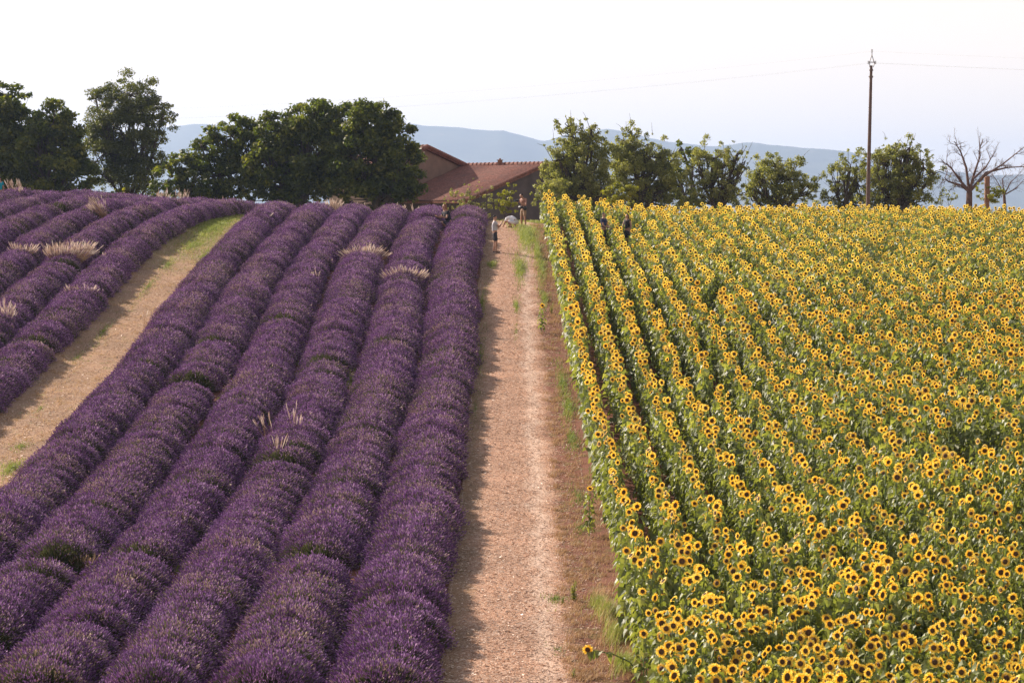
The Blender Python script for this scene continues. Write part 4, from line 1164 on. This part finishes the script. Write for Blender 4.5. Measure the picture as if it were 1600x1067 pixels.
# person bent down in white shirt
x, y, z = ground_at(803, 357)
person(803, (x, y, z), .9, 'person in a white shirt crouching on the track beside the man',
       dict(pelvis=(0, -.12, .30), waist=(0, -.02, .42), chest=(0, .14, .50), uchest=(0, .30, .48), neck=(0, .38, .44), jaw=(0, .43, .38), head=(0, .49, .34), crown=(0, .55, .31), face=(0, .2, -1),
            shL=(-.18, .30, .46), elL=(-.24, .38, .24), wrL=(-.20, .50, .08), haL=(-.18, .56, .04), shR=(.18, .30, .46), elR=(.24, .38, .24), wrR=(.20, .50, .08), haR=(.18, .56, .04),
            hiL=(-.11, -.12, .28), knL=(-.22, .22, .36), caL=(-.2, .12, .22), anL=(-.17, .02, .09), toL=(-.19, .16, .04), hiR=(.11, -.12, .28), knR=(.22, .22, .36), caR=(.2, .12, .22), anR=(.17, .02, .09), toR=(.19, .16, .04)),
       (.74, .73, .78), (.62, .62, .68), (.03, .02, .015), 0, 1.05)
# woman among the lavender
yw = 127.0; xw = -3.16; zw = float(ground(xw, yw))
person(702, (xw, yw, zw), math.pi / 2 + .5, 'woman with long brown hair and black top sitting between lavender rows',
       dict(pelvis=(0, -.05, .22), waist=(0, -.02, .38), chest=(0, .06, .56), uchest=(0, .12, .70), neck=(0, .16, .78), jaw=(0, .19, .85), head=(0, .18, .935), crown=(0, .16, 1.01),
            shL=(-.16, .12, .69), elL=(-.26, .20, .45), wrL=(-.2, .40, .50), haL=(-.19, .47, .53), shR=(.16, .12, .69), elR=(.26, .20, .45), wrR=(.2, .40, .50), haR=(.19, .47, .53),
            hiL=(-.10, -.03, .20), knL=(-.14, .40, .30), caL=(-.13, .25, .17), anL=(-.12, .12, .07), toL=(-.13, .24, .04), hiR=(.10, -.03, .20), knR=(.14, .40, .30), caR=(.13, .25, .17), anR=(.12, .12, .07), toR=(.13, .24, .04)),
       (.012, .012, .022), (.02, .02, .03), (.20, .085, .045), .16, 1.22)
# two people in the sunflowers
def in_field(px, ptop, H):
    ds = np.arange(100, 134, .1); X = (px - 800) / F * ds
    rr = HOR - (ground(X, ds) + H) / ds * F; i = int(np.argmin(np.abs(rr - ptop))); return X[i], ds[i], float(ground(X[i], ds[i]))
x, y, z = in_field(943, 332, 1.78)
person(943, (x, y, z), -math.pi / 2 - .5, 'man with short grey hair and navy shirt waist deep in sunflowers', dict(haR=(.1, .42, 1.02), wrR=(.12, .36, 1.03), elR=(.22, .10, 1.12), haL=(-.1, .42, 1.02), wrL=(-.12, .36, 1.03), elL=(-.22, .10, 1.12)),
       (.02, .028, .085), (.04, .04, .05), (.10, .08, .07), 0, 1.02)
xa, ya = x, y
x, y, z = in_field(980, 334, 1.70)
person(980, (x, y, z), 2.4, 'woman with long dark hair and black sleeveless top among the sunflowers', dict(haR=(.1, .40, .98), wrR=(.12, .34, 1.0), elR=(.22, .10, 1.12)),
       (.018, .014, .016), (.03, .03, .035), (.05, .02, .016), .26, .97, sleeve=.15)
# figure at the far left edge
yl = 131.0; xl = (1 - 800) / F * yl; zl = float(ground(xl, yl))
person(1, (xl, yl, zl), .6, 'person in a bright teal top at the far left edge, before the dark trees', {}, (.0, .26, .34), (.015, .015, .02), (.03, .02, .015), 0, .9, bareleg=False)

# ------------------------------------------------------------------ air
M_haze = bpy.data.materials.new('haze_air'); M_haze.use_nodes = True
nh2 = M_haze.node_tree; nh2.nodes.remove(nh2.nodes['Principled BSDF'])
pv = nh2.nodes.new('ShaderNodeVolumePrincipled')
pv.inputs['Density'].default_value = HAZE_DENS
pv.inputs['Color'].default_value = HAZE_COL
pv.inputs['Anisotropy'].default_value = .35
nh2.links.new(pv.outputs[0], nh2.nodes['Material Output'].inputs['Volume'])
mb = MB(); box(mb, (gx[0] - 50, gy[0] - 50, -100), (gx[-1] + 50, gy[-1] + 50, 345))
hz_ = mb.build('haze', [M_haze]); tag(hz_, 'pale blue air between the field and the distant hills', 'haze', None, 'stuff')
